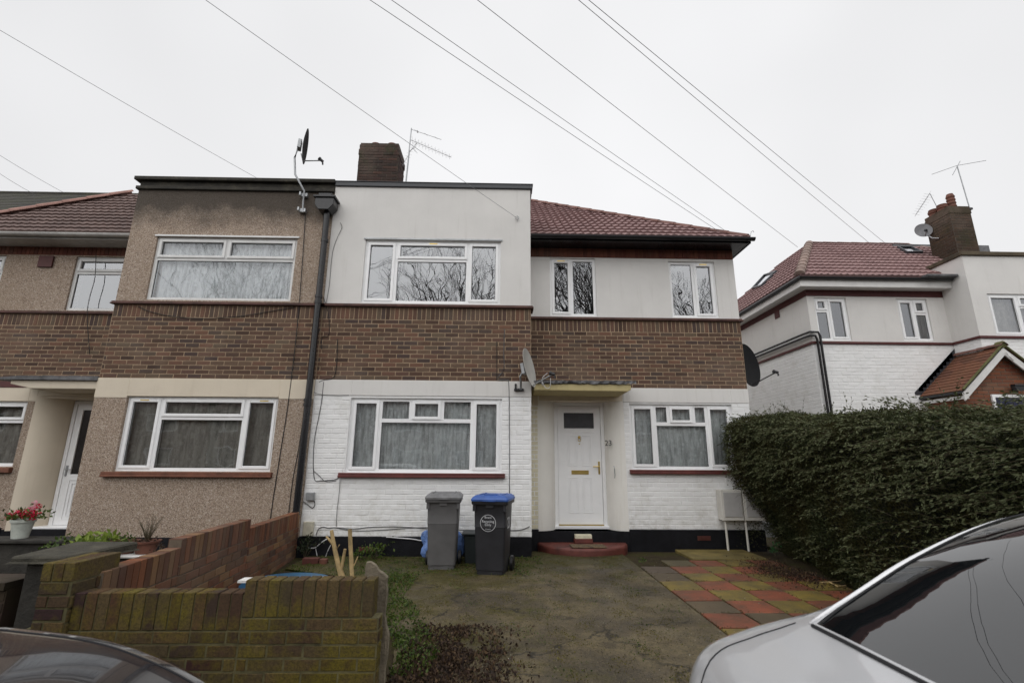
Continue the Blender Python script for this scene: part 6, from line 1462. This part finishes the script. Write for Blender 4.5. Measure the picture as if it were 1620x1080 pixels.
# bonnet edges of the dark car
DS = lambda s, k, l=.003: skin_pt(T2, -.62, 1.03, -1, s, k, l)
b = MB(); ln = [DS(.10+.95*i/24, 8.6, .0005) for i in range(25)]; b.tube(ln, .003, 5); b.tube(mirr(ln, 1.03), .003, 5); fr_ = [DS(.10, 8.6+4.4*i/10, .0005) for i in range(11)]; b.tube(fr_+mirr(fr_[::-1], 1.03), .003, 5); b.build('bonnet_seam', M['seam'], dc)
b = MB(); bl = [DS(1.19, 9.9+3.1*i/10, .003) for i in range(11)]; b.tube(bl+mirr(bl[::-1], 1.03), .012, 6); b.build('scuttle_rubber', M['seam'], dc)
# ------------------------------------------------------------------ what stands behind the camera and shows only as reflections
def bare_tree(name, loc, h, seed, label, group='bare street trees opposite'):
    rn = random.Random(seed); V_, F_ = [], []; mb = MB()
    def grow(p, d, l, r, lv):
        q = p.copy(); P_ = [q.copy()]; n = 4
        for i in range(n):
            d2 = (d+Vector((rn.gauss(0, .12), rn.gauss(0, .12), rn.gauss(0, .08)+.05))).normalized(); d = d2; q = q+d*l/n; P_.append(q.copy())
        mb.tube(P_, r, 5 if lv < 2 else 3, r1=r*.62, cap=False)
        if lv >= 7: return
        k = 3 if lv < 4 else 2
        for i in range(k+(rn.random() < .45)):
            a = rn.uniform(.3, .8); ax = Vector((rn.gauss(0, 1), rn.gauss(0, 1), rn.gauss(0, .35))).normalized(); nd = (d*math.cos(a)+ax*math.sin(a)).normalized(); st0 = P_[-1] if i < 2 else P_[rn.randrange(2, 5)]
            grow(st0, nd, l*rn.uniform(.66, .82), r*rn.uniform(.5, .64), lv+1)
    grow(Vector(loc), Vector((0, 0, 1)), h*.24, h*.0145, 0)
    return tag(mb.build(name, M['bark'], None, fix=False), label, 'tree', group)
M['bark'] = simple('dark_bark', c4(.035, .03, .025), .9)
bare_tree('bare_tree', (-3.2, -10, -.1), 18, 3, 'bare winter tree across the street opposite the white bay')
bare_tree('bare_tree', (5.0, -10, -.1), 18, 9, 'bare winter tree across the street opposite the red front door')
bare_tree('bare_tree', (-15, -10.5, -.1), 17, 17, 'bare winter tree across the street opposite the pebbledashed bay')
bare_tree('bare_tree', (14, -11, -.1), 18, 23, 'bare winter tree across the street opposite the detached house')
op = empty('opposite_terrace', (0, -22, -.1), 'row of brick houses across the street behind the camera', 'house')
MB().box(-64, 64, -30, -22, -.1, 5.2).build('wall', M['brick'], op)
MB().prism([(-21.6, 5.2), (-30.4, 5.2), (-26, 8.2)], -64.3, 64.3, 'x').build('roof', M['tile_brown'], op)
pn = MB(); fr = MB()
for i in range(26):
    for z0_ in (.9, 3.5):
        x = -60+i*4.7; fr.box(x, x+2.2, -22.0, -21.97, z0_, z0_+1.3); pn.box(x+.1, x+1.05, -21.97, -21.96, z0_+.1, z0_+1.2); pn.box(x+1.15, x+2.1, -21.97, -21.96, z0_+.1, z0_+1.2)
w_ = fr.build('window_frames', M['upvc'], op); pn.build('panes', M['black'], w_)
# ------------------------------------------------------------------ render settings
sc.render.engine = 'CYCLES'; sc.cycles.max_bounces = 8; sc.cycles.transparent_max_bounces = 12; sc.cycles.use_denoising = True
sc.render.resolution_x = 1024; sc.render.resolution_y = 682
